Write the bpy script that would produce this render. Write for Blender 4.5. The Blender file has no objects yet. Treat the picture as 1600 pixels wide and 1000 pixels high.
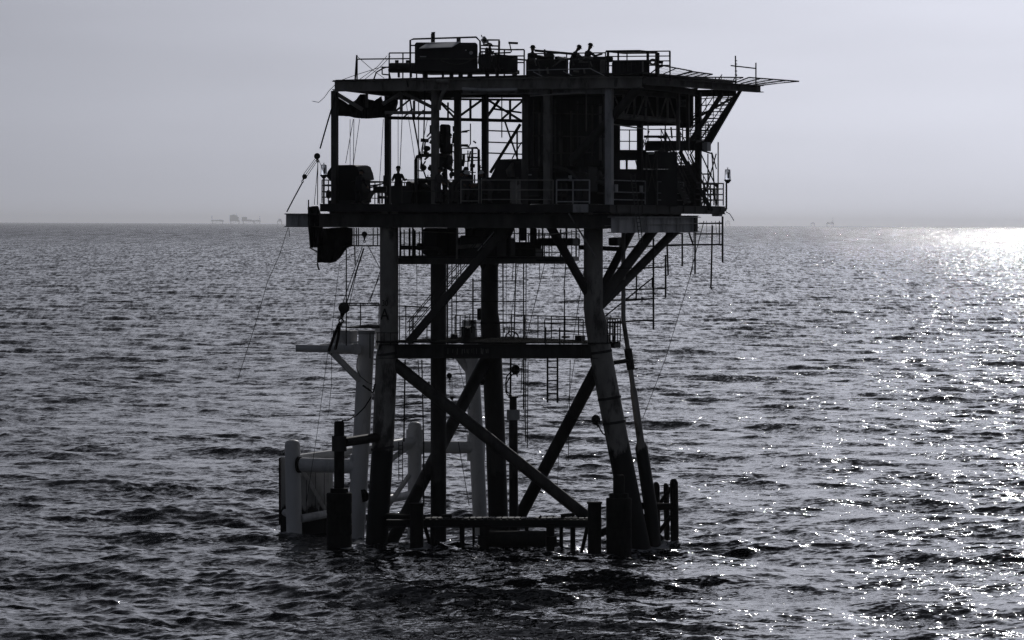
import bpy, bmesh, math, random
import numpy as np
from mathutils import Vector, Matrix

random.seed(7)
SC = bpy.context.scene
COL = SC.collection
R = math.radians

# ------------------------------------------------------------------ camera
F_PX = 6660.0                 # focal length in pixels of a 1600 px wide picture
CAM = Vector((0.0, -200.0, 15.2))
HORIZON = 350.0               # picture row of the horizon on the optical axis
ROLL = R(0.265)
cam_data = bpy.data.cameras.new('camera')
cam_data.sensor_width = 36.0
cam_data.lens = F_PX / 1600.0 * 36.0
cam_data.shift_y = -(500.0 - HORIZON) / 1600.0
cam_data.clip_start = 1.0
cam_data.clip_end = 200000.0
cam = bpy.data.objects.new('camera', cam_data)
COL.objects.link(cam)
cr, sr = math.cos(ROLL), math.sin(ROLL)
cam.matrix_world = Matrix(((cr, -sr, 0, CAM.x), (0, 0, -1, CAM.y), (sr, cr, 0, CAM.z), (0, 0, 0, 1)))
SC.camera = cam

# ------------------------------------------------------------------ sky, sun, exposure
SUN_ELEV, SUN_AZ = 25.0, 11.0      # azimuth measured from straight ahead (+Y) towards +X
w = bpy.data.worlds.new('World')
SC.world = w
w.use_nodes = True
nt = w.node_tree
nt.nodes.clear()
out = nt.nodes.new('ShaderNodeOutputWorld')
bg = nt.nodes.new('ShaderNodeBackground')
sky = nt.nodes.new('ShaderNodeTexSky')
sky.sky_type = 'NISHITA'
sky.sun_disc = False
sky.sun_elevation = R(SUN_ELEV)
sky.sun_rotation = R(SUN_AZ)
sky.altitude = 0
sky.air_density = 1.0
sky.dust_density = 3.4
sky.ozone_density = 1.0
hs = nt.nodes.new('ShaderNodeHueSaturation')
hs.inputs['Saturation'].default_value = 0.16
tcw = nt.nodes.new('ShaderNodeTexCoord')
lift = nt.nodes.new('ShaderNodeVectorMath')          # sea-level haze: the lowest few degrees are evened out
lift.operation = 'MULTIPLY_ADD'
lift.inputs[1].default_value = (1.0, 1.0, 1.15)
lift.inputs[2].default_value = (0.0, 0.0, 0.09)
nt.links.new(tcw.outputs['Generated'], lift.inputs[0])
nrm = nt.nodes.new('ShaderNodeVectorMath')
nrm.operation = 'NORMALIZE'
nt.links.new(lift.outputs[0], nrm.inputs[0])
nt.links.new(nrm.outputs[0], sky.inputs[0])
nt.links.new(sky.outputs[0], hs.inputs['Color'])
tint = nt.nodes.new('ShaderNodeMix')
tint.data_type = 'RGBA'
tint.blend_type = 'MULTIPLY'
tint.inputs[0].default_value = 1.0
tint.inputs[7].default_value = (0.945, 1.0, 1.18, 1)
nt.links.new(hs.outputs[0], tint.inputs[6])
# faint uneven haze layers
sm = nt.nodes.new('ShaderNodeVectorMath'); sm.operation = 'MULTIPLY'
sm.inputs[1].default_value = (9.0, 9.0, 60.0)
nt.links.new(tcw.outputs['Generated'], sm.inputs[0])
sn = nt.nodes.new('ShaderNodeTexNoise')
sn.inputs['Scale'].default_value = 1.0; sn.inputs['Detail'].default_value = 3.0
nt.links.new(sm.outputs[0], sn.inputs['Vector'])
smr = nt.nodes.new('ShaderNodeMapRange')
smr.inputs['From Min'].default_value = 0.3; smr.inputs['From Max'].default_value = 0.7
smr.inputs['To Min'].default_value = 0.955; smr.inputs['To Max'].default_value = 1.045
nt.links.new(sn.outputs[0], smr.inputs['Value'])
smul = nt.nodes.new('ShaderNodeVectorMath'); smul.operation = 'SCALE'
nt.links.new(tint.outputs[2], smul.inputs[0]); nt.links.new(smr.outputs[0], smul.inputs['Scale'])
nt.links.new(smul.outputs[0], bg.inputs['Color'])
bg.inputs['Strength'].default_value = 0.05
nt.links.new(bg.outputs[0], out.inputs['Surface'])

sun_data = bpy.data.lights.new('sun', 'SUN')
sun_data.energy = 2.0
sun_data.angle = R(0.53)
sun_data.color = (1.0, 0.975, 0.955)
sun = bpy.data.objects.new('sun', sun_data)
COL.objects.link(sun)
sd = Vector((math.sin(R(SUN_AZ)) * math.cos(R(SUN_ELEV)), math.cos(R(SUN_AZ)) * math.cos(R(SUN_ELEV)), math.sin(R(SUN_ELEV))))
sun.rotation_euler = sd.to_track_quat('Z', 'Y').to_euler()
sun.location = (60, 120, 90)

vs = SC.view_settings
vs.view_transform = 'Standard'
vs.look = 'None'
vs.exposure = -1.42
vs.gamma = 1.0
vs.use_curve_mapping = False
SC.cycles.max_bounces = 6
SC.cycles.diffuse_bounces = 2
SC.cycles.glossy_bounces = 3
SC.cycles.volume_bounces = 0
SC.cycles.sample_clamp_indirect = 4.0
SC.cycles.use_denoising = True
SC.cycles.denoiser = 'OPENIMAGEDENOISE'
SC.cycles.denoising_input_passes = 'RGB_ALBEDO_NORMAL'
SC.cycles.denoising_prefilter = 'NONE'

# ------------------------------------------------------------------ pixel -> point on the plane at depth d (metres behind the platform centre)
def at(px, py, d):
    ix = (px - 800.0) / F_PX
    iu = (HORIZON - py) / F_PX
    t = 200.0 + d
    return Vector((CAM.x + (cr * ix - sr * iu) * t, d, CAM.z + (sr * ix + cr * iu) * t))

# ------------------------------------------------------------------ node helpers
def new_mat(name):
    m = bpy.data.materials.new(name)
    m.use_nodes = True
    n = m.node_tree
    b = n.nodes['Principled BSDF']
    return m, n, b

def node(n, t, **kw):
    x = n.nodes.new(t)
    for k, v in kw.items():
        if hasattr(x, k):
            setattr(x, k, v)
        else:
            x.inputs[k].default_value = v
    return x

def obj(name, me, mat=None, parent=None):
    o = bpy.data.objects.new(name, me)
    COL.objects.link(o)
    if mat and not me.materials:
        me.materials.append(mat)
    if parent:
        o.parent = parent
    return o

def tag(o, label=None, cat=None, group=None, kind=None):
    if label: o['label'] = label
    if cat: o['category'] = cat
    if group: o['group'] = group
    if kind: o['kind'] = kind
    return o

# ------------------------------------------------------------------ the sea
SEA_FAR = 80000.0
FOAM = [(at(px, 350, d).x, d, r) for px, d, r in ((588, .5, .55), (997, 0, .6), (530, -1.8, .65), (967, -2.6, .65), (1022, .5, .4), (1053, 1.5, .3), (460, 5, .45), (555, 4, .45), (651, -2.1, .4), (929, -2.2, .4), (757, -2, .3), (860, -2, .3))]
def build_sea():
    rng = np.random.RandomState(11)
    # rows: spacing grows with the distance; columns: a dense middle and coarse wings
    ys = [-390.0, -300.0, -220.0, -160.0, -120.0, -100.0, -90.0, -82.0]
    y = -76.0
    while y < SEA_FAR:
        ys.append(y)
        dist = y + 200.0
        if dist < 3500:
            y += max(0.15, 0.15 * (dist / 215.0) ** 1.62)
        else:
            y += dist * 0.03
    ys = np.array(ys + [SEA_FAR])
    nin = 560
    t = np.linspace(-1, 1, nin)
    half = 9.0 + np.abs(ys + 200.0) * 0.135
    wing = (np.arange(1, 11) / 10.0) ** 3
    X = np.concatenate([-(half[:, None] + (12800.0 - half[:, None]) * wing[::-1][None, :]), t[None, :] * half[:, None], half[:, None] + (12800.0 - half[:, None]) * wing[None, :]], 1)
    nx = X.shape[1]
    Y = np.repeat(ys[:, None], nx, 1)
    dxs = np.abs(np.gradient(X, axis=1))
    dys = np.gradient(ys)[:, None]
    sp = np.maximum(dxs, dys * 0.6)
    Z = np.zeros_like(X); DX = np.zeros_like(X); DY = np.zeros_like(X)
    # slow patchiness of the chop (gusts)
    gust = 1.0 + 0.5 * np.sin(X * 0.11 + 0.05 * Y + 1.3) * np.sin(Y * 0.06 - 0.03 * X) + 0.35 * np.sin(X * 0.31 - Y * 0.13 + 4.0) * np.sin(Y * 0.19 + X * 0.07)
    # water stirred up round the legs
    gust = gust + 1.3 * np.exp(-(((X - 2.5) / 10.0) ** 2 + ((Y + 1.0) / 7.0) ** 2))
    N = 90
    lam = np.exp(np.linspace(math.log(0.45), math.log(22.0), N)) * rng.uniform(0.94, 1.06, N)
    for L in lam:
        k = 2 * math.pi / L
        spread = 0.62 if L < 3 else 0.5
        th = rng.normal(0.0, spread) + R(-90 - 14)
        # steepness (a*k) spectrum
        s = 0.032 if L < 1.3 else 0.026 if L < 5 else 0.030 * (5.0 / L) ** 0.35
        s *= rng.uniform(0.6, 1.35)
        a = s / k
        cx, cy = math.cos(th), math.sin(th)
        ph = k * (cx * X + cy * Y) + rng.uniform(0, 6.28)
        att = np.clip((L / sp - 1.8) / 2.0, 0, 1)
        g = gust if L < 3 else 1.0
        amp = a * att * g
        Z += amp * np.sin(ph)
        c = np.cos(ph) * amp * 0.95
        DX += cx * c
        DY += cy * c
    m = 0.9
    X2 = X + DX * m
    Y2 = Y + DY * m
    co = np.stack([X2, Y2, Z], -1).reshape(-1, 3).astype(np.float32)
    ny = len(ys)
    i = np.arange(ny - 1)[:, None] * nx + np.arange(nx - 1)[None, :]
    quads = np.stack([i, i + 1, i + nx + 1, i + nx], -1).reshape(-1, 4)
    me = bpy.data.meshes.new('sea')
    me.vertices.add(len(co)); me.vertices.foreach_set('co', co.ravel())
    me.loops.add(quads.size); me.loops.foreach_set('vertex_index', quads.ravel().astype(np.int32))
    me.polygons.add(len(quads))
    me.polygons.foreach_set('loop_start', (np.arange(len(quads)) * 4).astype(np.int32))
    me.polygons.foreach_set('use_smooth', np.ones(len(quads), dtype=bool))
    me.update(calc_edges=True)
    print('sea verts', len(co))
    m_, n, b = new_mat('sea_water')
    b.inputs['Base Color'].default_value = (0.010, 0.011, 0.013, 1)
    b.inputs['Roughness'].default_value = 0.16
    b.inputs['IOR'].default_value = 1.333
    tc = node(n, 'ShaderNodeNewGeometry')
    mp = node(n, 'ShaderNodeVectorMath', operation='MULTIPLY')
    mp.inputs[1].default_value = (0.6, 1.0, 0.0)
    n.links.new(tc.outputs['Position'], mp.inputs[0])
    mp0 = node(n, 'ShaderNodeVectorMath', operation='MULTIPLY')
    mp0.inputs[1].default_value = (1.0, 1.0, 0.0)
    n.links.new(tc.outputs['Position'], mp0.inputs[0])
    # wind patches (cat's paws) that roughen the ripples, and ripples standing in for the waves the far mesh is too coarse to carry
    pm = node(n, 'ShaderNodeVectorMath', operation='MULTIPLY')
    pm.inputs[1].default_value = (0.16, 0.035, 0.0)
    n.links.new(tc.outputs['Position'], pm.inputs[0])
    pn = node(n, 'ShaderNodeTexNoise')
    pn.inputs['Scale'].default_value = 1.0; pn.inputs['Detail'].default_value = 4.0; pn.inputs['Roughness'].default_value = 0.7
    n.links.new(pm.outputs[0], pn.inputs['Vector'])
    pr = node(n, 'ShaderNodeMapRange')
    pr.inputs['From Min'].default_value = 0.3; pr.inputs['From Max'].default_value = 0.7
    pr.inputs['To Min'].default_value = 0.35; pr.inputs['To Max'].default_value = 1.6
    n.links.new(pn.outputs[0], pr.inputs['Value'])
    sx = node(n, 'ShaderNodeSeparateXYZ')
    n.links.new(tc.outputs['Position'], sx.inputs[0])
    fr = node(n, 'ShaderNodeMapRange')
    fr.inputs['From Min'].default_value = 30.0; fr.inputs['From Max'].default_value = 900.0
    fr.inputs['To Min'].default_value = 1.45; fr.inputs['To Max'].default_value = 0.9
    n.links.new(sx.outputs['Y'], fr.inputs['Value'])
    am = node(n, 'ShaderNodeMath', operation='MULTIPLY')
    n.links.new(pr.outputs[0], am.inputs[0]); n.links.new(fr.outputs[0], am.inputs[1])
    rr = node(n, 'ShaderNodeMapRange')
    rr.inputs['From Min'].default_value = 100.0; rr.inputs['From Max'].default_value = 3000.0
    rr.inputs['To Min'].default_value = 0.06; rr.inputs['To Max'].default_value = 0.1
    n.links.new(sx.outputs['Y'], rr.inputs['Value'])
    n.links.new(rr.outputs[0], b.inputs['Roughness'])
    acc = tc.outputs['Normal']
    for sc_, amp_, det in ((1.3, 0.50, 3.0), (6.0, 0.55, 2.0)):
        nz = node(n, 'ShaderNodeTexNoise')
        nz.inputs['Scale'].default_value = sc_
        nz.inputs['Detail'].default_value = det
        nz.inputs['Roughness'].default_value = 0.6
        nz.inputs['Distortion'].default_value = 0.4
        n.links.new(mp.outputs[0], nz.inputs['Vector'])
        sb = node(n, 'ShaderNodeVectorMath', operation='SUBTRACT')
        sb.inputs[1].default_value = (0.5, 0.5, 0.5)
        n.links.new(nz.outputs['Color'], sb.inputs[0])
        ml = node(n, 'ShaderNodeVectorMath', operation='MULTIPLY')
        ml.inputs[1].default_value = (amp_, amp_ * 1.1, 0.0)
        n.links.new(sb.outputs[0], ml.inputs[0])
        sl = node(n, 'ShaderNodeVectorMath', operation='SCALE')
        n.links.new(ml.outputs[0], sl.inputs[0]); n.links.new(am.outputs[0], sl.inputs['Scale'])
        ad = node(n, 'ShaderNodeVectorMath', operation='ADD')
        n.links.new(acc, ad.inputs[0]); n.links.new(sl.outputs[0], ad.inputs[1])
        acc = ad.outputs[0]
    # wave groups: long-crested patches that still read far out where single waves no longer do
    for (fx, fy, y0_, y1_, amp_) in ((1.1, 0.13, 60.0, 500.0, 0.75), (0.6, 0.03, 300.0, 1500.0, 0.85), (0.3, 0.005, 1200.0, 5000.0, 1.15)):
        gm = node(n, 'ShaderNodeVectorMath', operation='MULTIPLY')
        gm.inputs[1].default_value = (fx, fy, 0.0)
        n.links.new(tc.outputs['Position'], gm.inputs[0])
        gn = node(n, 'ShaderNodeTexNoise')
        gn.inputs['Scale'].default_value = 1.0; gn.inputs['Detail'].default_value = 3.0; gn.inputs['Roughness'].default_value = 0.65
        n.links.new(gm.outputs[0], gn.inputs['Vector'])
        sb = node(n, 'ShaderNodeVectorMath', operation='SUBTRACT')
        sb.inputs[1].default_value = (0.5, 0.58, 0.5)
        n.links.new(gn.outputs['Color'], sb.inputs[0])
        ml = node(n, 'ShaderNodeVectorMath', operation='MULTIPLY')
        ml.inputs[1].default_value = (amp_ * 0.8, amp_, 0.0)
        n.links.new(sb.outputs[0], ml.inputs[0])
        fr2 = node(n, 'ShaderNodeMapRange')
        fr2.inputs['From Min'].default_value = y0_; fr2.inputs['From Max'].default_value = y1_
        n.links.new(sx.outputs['Y'], fr2.inputs['Value'])
        sl = node(n, 'ShaderNodeVectorMath', operation='SCALE')
        n.links.new(ml.outputs[0], sl.inputs[0]); n.links.new(fr2.outputs[0], sl.inputs['Scale'])
        ad = node(n, 'ShaderNodeVectorMath', operation='ADD')
        n.links.new(acc, ad.inputs[0]); n.links.new(sl.outputs[0], ad.inputs[1])
        acc = ad.outputs[0]
    nm = node(n, 'ShaderNodeVectorMath', operation='NORMALIZE')
    n.links.new(acc, nm.inputs[0])
    n.links.new(nm.outputs[0], b.inputs['Normal'])
    # a broken ring of foam where the water washes round the legs and posts
    acc_f = None
    for (fx_, fy_, fr_) in FOAM:
        df = node(n, 'ShaderNodeVectorMath', operation='DISTANCE')
        df.inputs[1].default_value = (fx_, fy_, 0.0)
        n.links.new(mp0.outputs[0], df.inputs[0])
        mr_ = node(n, 'ShaderNodeMapRange')
        mr_.inputs['From Min'].default_value = fr_; mr_.inputs['From Max'].default_value = fr_ + 1.6
        mr_.inputs['To Min'].default_value = 1.0; mr_.inputs['To Max'].default_value = 0.0
        n.links.new(df.outputs['Value'], mr_.inputs['Value'])
        if acc_f is None:
            acc_f = mr_.outputs[0]
        else:
            mxx = node(n, 'ShaderNodeMath', operation='MAXIMUM')
            n.links.new(acc_f, mxx.inputs[0]); n.links.new(mr_.outputs[0], mxx.inputs[1])
            acc_f = mxx.outputs[0]
    fn = node(n, 'ShaderNodeTexNoise')
    fn.inputs['Scale'].default_value = 2.6; fn.inputs['Detail'].default_value = 6.0; fn.inputs['Roughness'].default_value = 0.75
    n.links.new(mp0.outputs[0], fn.inputs['Vector'])
    fa = node(n, 'ShaderNodeMath', operation='MULTIPLY_ADD')
    fa.inputs[1].default_value = 0.5
    n.links.new(acc_f, fa.inputs[0]); n.links.new(fn.outputs[0], fa.inputs[2])
    fm = node(n, 'ShaderNodeMapRange')
    fm.inputs['From Min'].default_value = 0.80; fm.inputs['From Max'].default_value = 0.92
    n.links.new(fa.outputs[0], fm.inputs['Value'])
    fx = node(n, 'ShaderNodeMix', data_type='RGBA')
    fx.inputs[6].default_value = (0.010, 0.011, 0.013, 1); fx.inputs[7].default_value = (0.55, 0.56, 0.58, 1)
    n.links.new(fm.outputs[0], fx.inputs[0])
    n.links.new(fx.outputs[2], b.inputs['Base Color'])
    o = obj('sea', me, m_)
    tag(o, 'grey choppy open sea reaching the horizon', 'sea', kind='structure')
    return o
build_sea()

# ------------------------------------------------------------------ haze over the sea
def build_haze():
    bm = bmesh.new()
    x0, x1, y0, y1, z0, z1 = -13500, 13500, -400, SEA_FAR + 1500, -2.5, 146
    vsx = [bm.verts.new(c) for c in ((x0, y0, z0), (x1, y0, z0), (x1, y1, z0), (x0, y1, z0), (x0, y0, z1), (x1, y0, z1), (x1, y1, z1), (x0, y1, z1))]
    for f in ((3, 2, 1, 0), (4, 5, 6, 7), (0, 1, 5, 4), (1, 2, 6, 5), (2, 3, 7, 6), (3, 0, 4, 7)):
        bm.faces.new([vsx[i] for i in f])
    me = bpy.data.meshes.new('haze'); bm.to_mesh(me); bm.free()
    m = bpy.data.materials.new('haze_air'); m.use_nodes = True
    n = m.node_tree; n.nodes.clear()
    o_ = n.nodes.new('ShaderNodeOutputMaterial')
    v = n.nodes.new('ShaderNodeVolumePrincipled')
    v.inputs['Color'].default_value = (0.96, 0.965, 0.99, 1)
    v.inputs['Density'].default_value = 2.2e-5
    v.inputs['Anisotropy'].default_value = 0.7
    n.links.new(v.outputs[0], o_.inputs['Volume'])
    o = obj('haze', me, m)
    tag(o, 'pale sea haze fading the far rigs', 'haze', kind='stuff')
build_haze()

# ------------------------------------------------------------------ materials
def steel(name, col, rough=0.6, var=0.45, scale=1.6, metal=0.0, rust=0.0, growth=False):
    if max(col) < 0.4: col = (col[0] * 1.04, col[1], col[2] * 0.92)      # dark paints warmed a little to offset the sky's blue tint
    m, n, b = new_mat(name)
    geo = node(n, 'ShaderNodeNewGeometry')
    mp = node(n, 'ShaderNodeVectorMath', operation='MULTIPLY')
    mp.inputs[1].default_value = (1, 1, 0.35)          # streaks run downwards
    n.links.new(geo.outputs['Position'], mp.inputs[0])
    nz = node(n, 'ShaderNodeTexNoise')
    nz.inputs['Scale'].default_value = scale
    nz.inputs['Detail'].default_value = 6.0
    nz.inputs['Roughness'].default_value = 0.65
    n.links.new(mp.outputs[0], nz.inputs['Vector'])
    cr_ = node(n, 'ShaderNodeValToRGB')
    e = cr_.color_ramp.elements
    lo = tuple(c * (1 - var) for c in col); hi = tuple(min(1, c * (1 + var * 0.7)) for c in col)
    e[0].position, e[1].position = 0.32, 0.68
    e[0].color, e[1].color = (*lo, 1), (*hi, 1)
    n.links.new(nz.outputs[0], cr_.inputs[0])
    colsock = cr_.outputs[0]
    if rust:
        n2 = node(n, 'ShaderNodeTexNoise')
        n2.inputs['Scale'].default_value = 0.9; n2.inputs['Detail'].default_value = 8.0; n2.inputs['Roughness'].default_value = 0.7
        n.links.new(mp.outputs[0], n2.inputs['Vector'])
        r2 = node(n, 'ShaderNodeMapRange')
        r2.inputs['From Min'].default_value = 0.53; r2.inputs['From Max'].default_value = 0.62
        r2.inputs['To Max'].default_value = rust
        n.links.new(n2.outputs[0], r2.inputs['Value'])
        mx = node(n, 'ShaderNodeMix', data_type='RGBA')
        mx.inputs[7].default_value = (0.028, 0.022, 0.02, 1)
        n.links.new(r2.outputs[0], mx.inputs[0]); n.links.new(colsock, mx.inputs[6])
        colsock = mx.outputs[2]
    if growth:                                          # black marine growth up to the splash zone
        sx = node(n, 'ShaderNodeSeparateXYZ'); n.links.new(geo.outputs['Position'], sx.inputs[0])
        ad = node(n, 'ShaderNodeMath', operation='MULTIPLY_ADD')
        ad.inputs[1].default_value = 2.4
        n.links.new(nz.outputs[0], ad.inputs[0]); n.links.new(sx.outputs['Z'], ad.inputs[2])
        gr = node(n, 'ShaderNodeMapRange')
        gr.inputs['From Min'].default_value = growth + 1.1; gr.inputs['From Max'].default_value = growth + 1.3
        gr.inputs['To Min'].default_value = 1.0; gr.inputs['To Max'].default_value = 0.0
        n.links.new(ad.outputs[0], gr.inputs['Value'])
        mx = node(n, 'ShaderNodeMix', data_type='RGBA')
        mx.inputs[7].default_value = (0.012, 0.012, 0.011, 1)
        n.links.new(gr.outputs[0], mx.inputs[0]); n.links.new(colsock, mx.inputs[6])
        colsock = mx.outputs[2]
    n.links.new(colsock, b.inputs['Base Color'])
    b.inputs['Roughness'].default_value = rough
    b.inputs['Metallic'].default_value = metal
    bp = node(n, 'ShaderNodeBump'); bp.inputs['Strength'].default_value = 0.35; bp.inputs['Distance'].default_value = 0.03
    n.links.new(nz.outputs[0], bp.inputs['Height']); n.links.new(bp.outputs[0], b.inputs['Normal'])
    return m

MT = {
    'leg': steel('grey_leg_paint', (0.33, 0.33, 0.33), 0.55, 0.4, 1.2, rust=0.8, growth=4.6),
    'jacket': steel('dark_jacket_steel', (0.05, 0.05, 0.05), 0.6, rust=0.7, growth=3.0),
    'grey': steel('grey_painted_steel', (0.25, 0.25, 0.25), 0.55, rust=0.7),
    'lite': steel('light_grey_paint', (0.56, 0.56, 0.565), 0.5, 0.25, rust=0.5),  # on the right deck girder this tone also carries sunlight
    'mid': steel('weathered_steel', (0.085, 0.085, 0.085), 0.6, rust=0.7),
    'dark': steel('dark_steel', (0.028, 0.028, 0.028), 0.6),
    'black': steel('black_rubber', (0.012, 0.012, 0.012), 0.75, 0.3),
    'growth': steel('marine_growth', (0.016, 0.016, 0.015), 0.85, 0.6, 5.0),
    'pale': steel('pale_yellow_paint', (0.80, 0.80, 0.80), 0.45, 0.12, 1.0, rust=0.25),
    'plate': steel('pale_plate', (0.46, 0.46, 0.46), 0.5, 0.2, rust=0.4, growth=1.4),
    'tarp': steel('black_tarpaulin', (0.010, 0.010, 0.011), 0.7, 0.3),
    'rail': steel('galvanised_rail', (0.36, 0.36, 0.365), 0.45, 0.3),
    'rope': steel('tarred_rope', (0.02, 0.02, 0.02), 0.8, 0.3),
    'box': steel('machine_housing', (0.024, 0.024, 0.025), 0.5, 0.4),
    'panel': steel('pale_cabinet', (0.6, 0.6, 0.6), 0.5, 0.15),
    'text': steel('black_lettering', (0.006, 0.006, 0.006), 0.6, 0.1),
    'cloth_dark': steel('dark_overalls', (0.03, 0.03, 0.035), 0.9, 0.3, 6.0),
    'cloth_mid': steel('grey_overalls', (0.11, 0.11, 0.115), 0.9, 0.3, 6.0),
    'skin': steel('skin', (0.20, 0.14, 0.11), 0.6, 0.1, 6.0),
    'hat_dark': steel('dark_hard_hat', (0.02, 0.02, 0.02), 0.7, 0.1),
    'hat_pale': steel('pale_hard_hat', (0.7, 0.7, 0.7), 0.35, 0.1),
}
def glass_mat():
    m, n, b = new_mat('lantern_glass')
    b.inputs['Base Color'].default_value = (0.85, 0.87, 0.9, 1)
    b.inputs['Roughness'].default_value = 0.12
    b.inputs['Transmission Weight'].default_value = 0.9
    b.inputs['IOR'].default_value = 1.2
    return m
MT['glass'] = glass_mat()

# ------------------------------------------------------------------ shape helpers
MPX = 1 / 33.3
TAN = 0.404                      # the deck stands turned by 22 degrees
def FD(px, off=0.0): return -4.5 + (953 - px) * MPX * TAN + off      # depth of the front face of the decks
def RD(px, off=0.0): return -4.5 + (px - 953) * MPX / TAN + off      # depth of the right face

def V(p):
    return p if isinstance(p, Vector) else at(*p)

def finish(bm, smooth=False):
    bmesh.ops.recalc_face_normals(bm, faces=bm.faces)
    me = bpy.data.meshes.new('m')
    bm.to_mesh(me); bm.free()
    if smooth:
        me.polygons.foreach_set('use_smooth', [True] * len(me.polygons))
        try:
            me.set_sharp_from_angle(angle=R(50))
        except Exception:
            pass
    return me

def frame_of(d):
    d = d.normalized()
    a = Vector((0, 0, 1)) if abs(d.z) < 0.92 else Vector((0, 1, 0))
    u = d.cross(a).normalized()
    return u, u.cross(d).normalized()

def add_tube(bm, pts, rads, seg=8, cap=True):
    pts = [Vector(p) for p in pts]
    if not isinstance(rads, (list, tuple)): rads = [rads] * len(pts)
    rings = []
    u0 = None
    for i, p in enumerate(pts):
        d = (pts[min(i + 1, len(pts) - 1)] - pts[max(i - 1, 0)])
        u, v = frame_of(d)
        if u0 is not None and u.dot(u0) < 0: u, v = -u, -v
        u0 = u
        rings.append([bm.verts.new(p + (u * math.cos(2 * math.pi * k / seg) + v * math.sin(2 * math.pi * k / seg)) * rads[i]) for k in range(seg)])
    for a, b in zip(rings, rings[1:]):
        for k in range(seg):
            bm.faces.new((a[k], a[(k + 1) % seg], b[(k + 1) % seg], b[k]))
    if cap:
        bm.faces.new(rings[0][::-1]); bm.faces.new(rings[-1])

def add_hexa(bm, c):             # 8 corners: bottom ring 4, top ring 4
    v = [bm.verts.new(x) for x in c]
    for f in ((3, 2, 1, 0), (4, 5, 6, 7), (0, 1, 5, 4), (1, 2, 6, 5), (2, 3, 7, 6), (3, 0, 4, 7)):
        bm.faces.new([v[i] for i in f])

def add_bar(bm, p0, p1, w, h, up=None):
    p0, p1 = Vector(p0), Vector(p1)
    d = (p1 - p0).normalized()
    upv = up or (Vector((0, 0, 1)) if abs(d.z) < 0.95 else Vector((0, 1, 0)))
    s = d.cross(upv).normalized(); t = s.cross(d).normalized()
    s *= w / 2; t *= h / 2
    add_hexa(bm, [p0 - s - t, p0 + s - t, p0 + s + t, p0 - s + t, p1 - s - t, p1 + s - t, p1 + s + t, p1 - s + t])

def root(name, px, py, d, label, cat, group=None):
    e = bpy.data.objects.new(name, None)
    e.empty_display_size = 0.3
    COL.objects.link(e)
    e.location = at(px, py, d)
    tag(e, label, cat, group)
    return e

def origin_of(o):
    v = Vector((0, 0, 0))
    while o is not None:
        v = v + o.location
        o = o.parent
    return v

def part(name, parent, me, mat):
    """mesh given in world coordinates -> child of parent with its own origin at its middle"""
    n = len(me.vertices)
    co = np.empty(n * 3, dtype=np.float32)
    me.vertices.foreach_get('co', co)
    co = co.reshape(-1, 3)
    c = (co.min(0) + co.max(0)) / 2
    if parent is None:
        c[2] = co[:, 2].min()
    me.vertices.foreach_set('co', (co - c).ravel())
    me.update()
    o = obj(name, me, MT[mat] if isinstance(mat, str) else mat, parent)
    o.location = Vector([float(x) for x in c]) - (origin_of(parent) if parent else Vector((0, 0, 0)))
    return o

def tube(name, parent, pts, w, mat='dark', seg=None):
    """pts: (px,py,depth); w: diameter in picture pixels of the 1600 px frame (number or list)"""
    P_ = [V(p) for p in pts]
    ws = w if isinstance(w, (list, tuple)) else [w] * len(P_)
    if max(ws) < 2.6: ws = [x * 1.25 for x in ws]
    mw = max(ws)
    seg = seg or (5 if mw < 2.5 else 6 if mw < 5 else 10 if mw < 14 else 20)
    bm = bmesh.new()
    add_tube(bm, P_, [x * MPX / 2 for x in ws], seg)
    return part(name, parent, finish(bm, smooth=mw >= 4), mat)

def bar(name, parent, p0, p1, w, h, mat='dark'):
    bm = bmesh.new()
    add_bar(bm, V(p0), V(p1), w * MPX, h * MPX)
    return part(name, parent, finish(bm), mat)

def ibeam(name, parent, p0, p1, h, w=0.32, mat='grey', t=0.035):
    """p0, p1: middle of the top flange"""
    a, b = V(p0), V(p1)
    hh = h * MPX
    bm = bmesh.new()
    z = Vector((0, 0, 1))
    add_bar(bm, a - z * t / 2, b - z * t / 2, w, t)
    add_bar(bm, a - z * (hh - t / 2), b - z * (hh - t / 2), w, t)
    add_bar(bm, a - z * hh / 2, b - z * hh / 2, 0.03, hh - 2 * t)
    d = (b - a)
    L = d.length
    o = part(name, parent, finish(bm), mat)
    n = max(1, int(L / 1.6))
    for i in range(n):
        f = (i + 0.5 + random.uniform(-0.12, 0.12)) / n
        p = a + d * f
        bs = bmesh.new()
        s = Vector((d.y, -d.x, 0)).normalized()
        if s.y > 0: s = -s
        add_bar(bs, p - z * (hh - t) + s * w * 0.22, p - z * t + s * w * 0.22, 0.02, w * 0.4)
        part('stiffener', o, finish(bs), mat)
    return o

def boxp(name, parent, x0, y0, x1, y1, d0, depth, mat='box', bevel=0.03, turned=True):
    """box given by its front rectangle in picture pixels, standing d0 behind the centre, depth metres deep, parallel to the deck"""
    if turned:                                   # x1 is the right edge of the outline, the receding side included
        depth = min(depth, 0.55 * (x1 - x0) * MPX / TAN)
        x1 = x1 - TAN * depth / MPX
    k = (x1 - x0) * MPX * TAN if turned else 0.0
    da, db = d0, d0 - k
    ex = Vector((TAN * depth, depth, 0)) if turned else Vector((0, depth, 0))
    f = [at(x0, y1, da), at(x1, y1, db), at(x1, y0, db), at(x0, y0, da)]
    f[1].z = f[0].z; f[2].z = f[3].z
    bm = bmesh.new()
    add_hexa(bm, [f[0], f[1], f[1] + ex, f[0] + ex, f[3], f[2], f[2] + ex, f[3] + ex])
    if bevel:
        bmesh.ops.bevel(bm, geom=bm.edges[:], offset=bevel, segments=1, affect='EDGES')
    return part(name, parent, finish(bm), mat)

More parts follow.
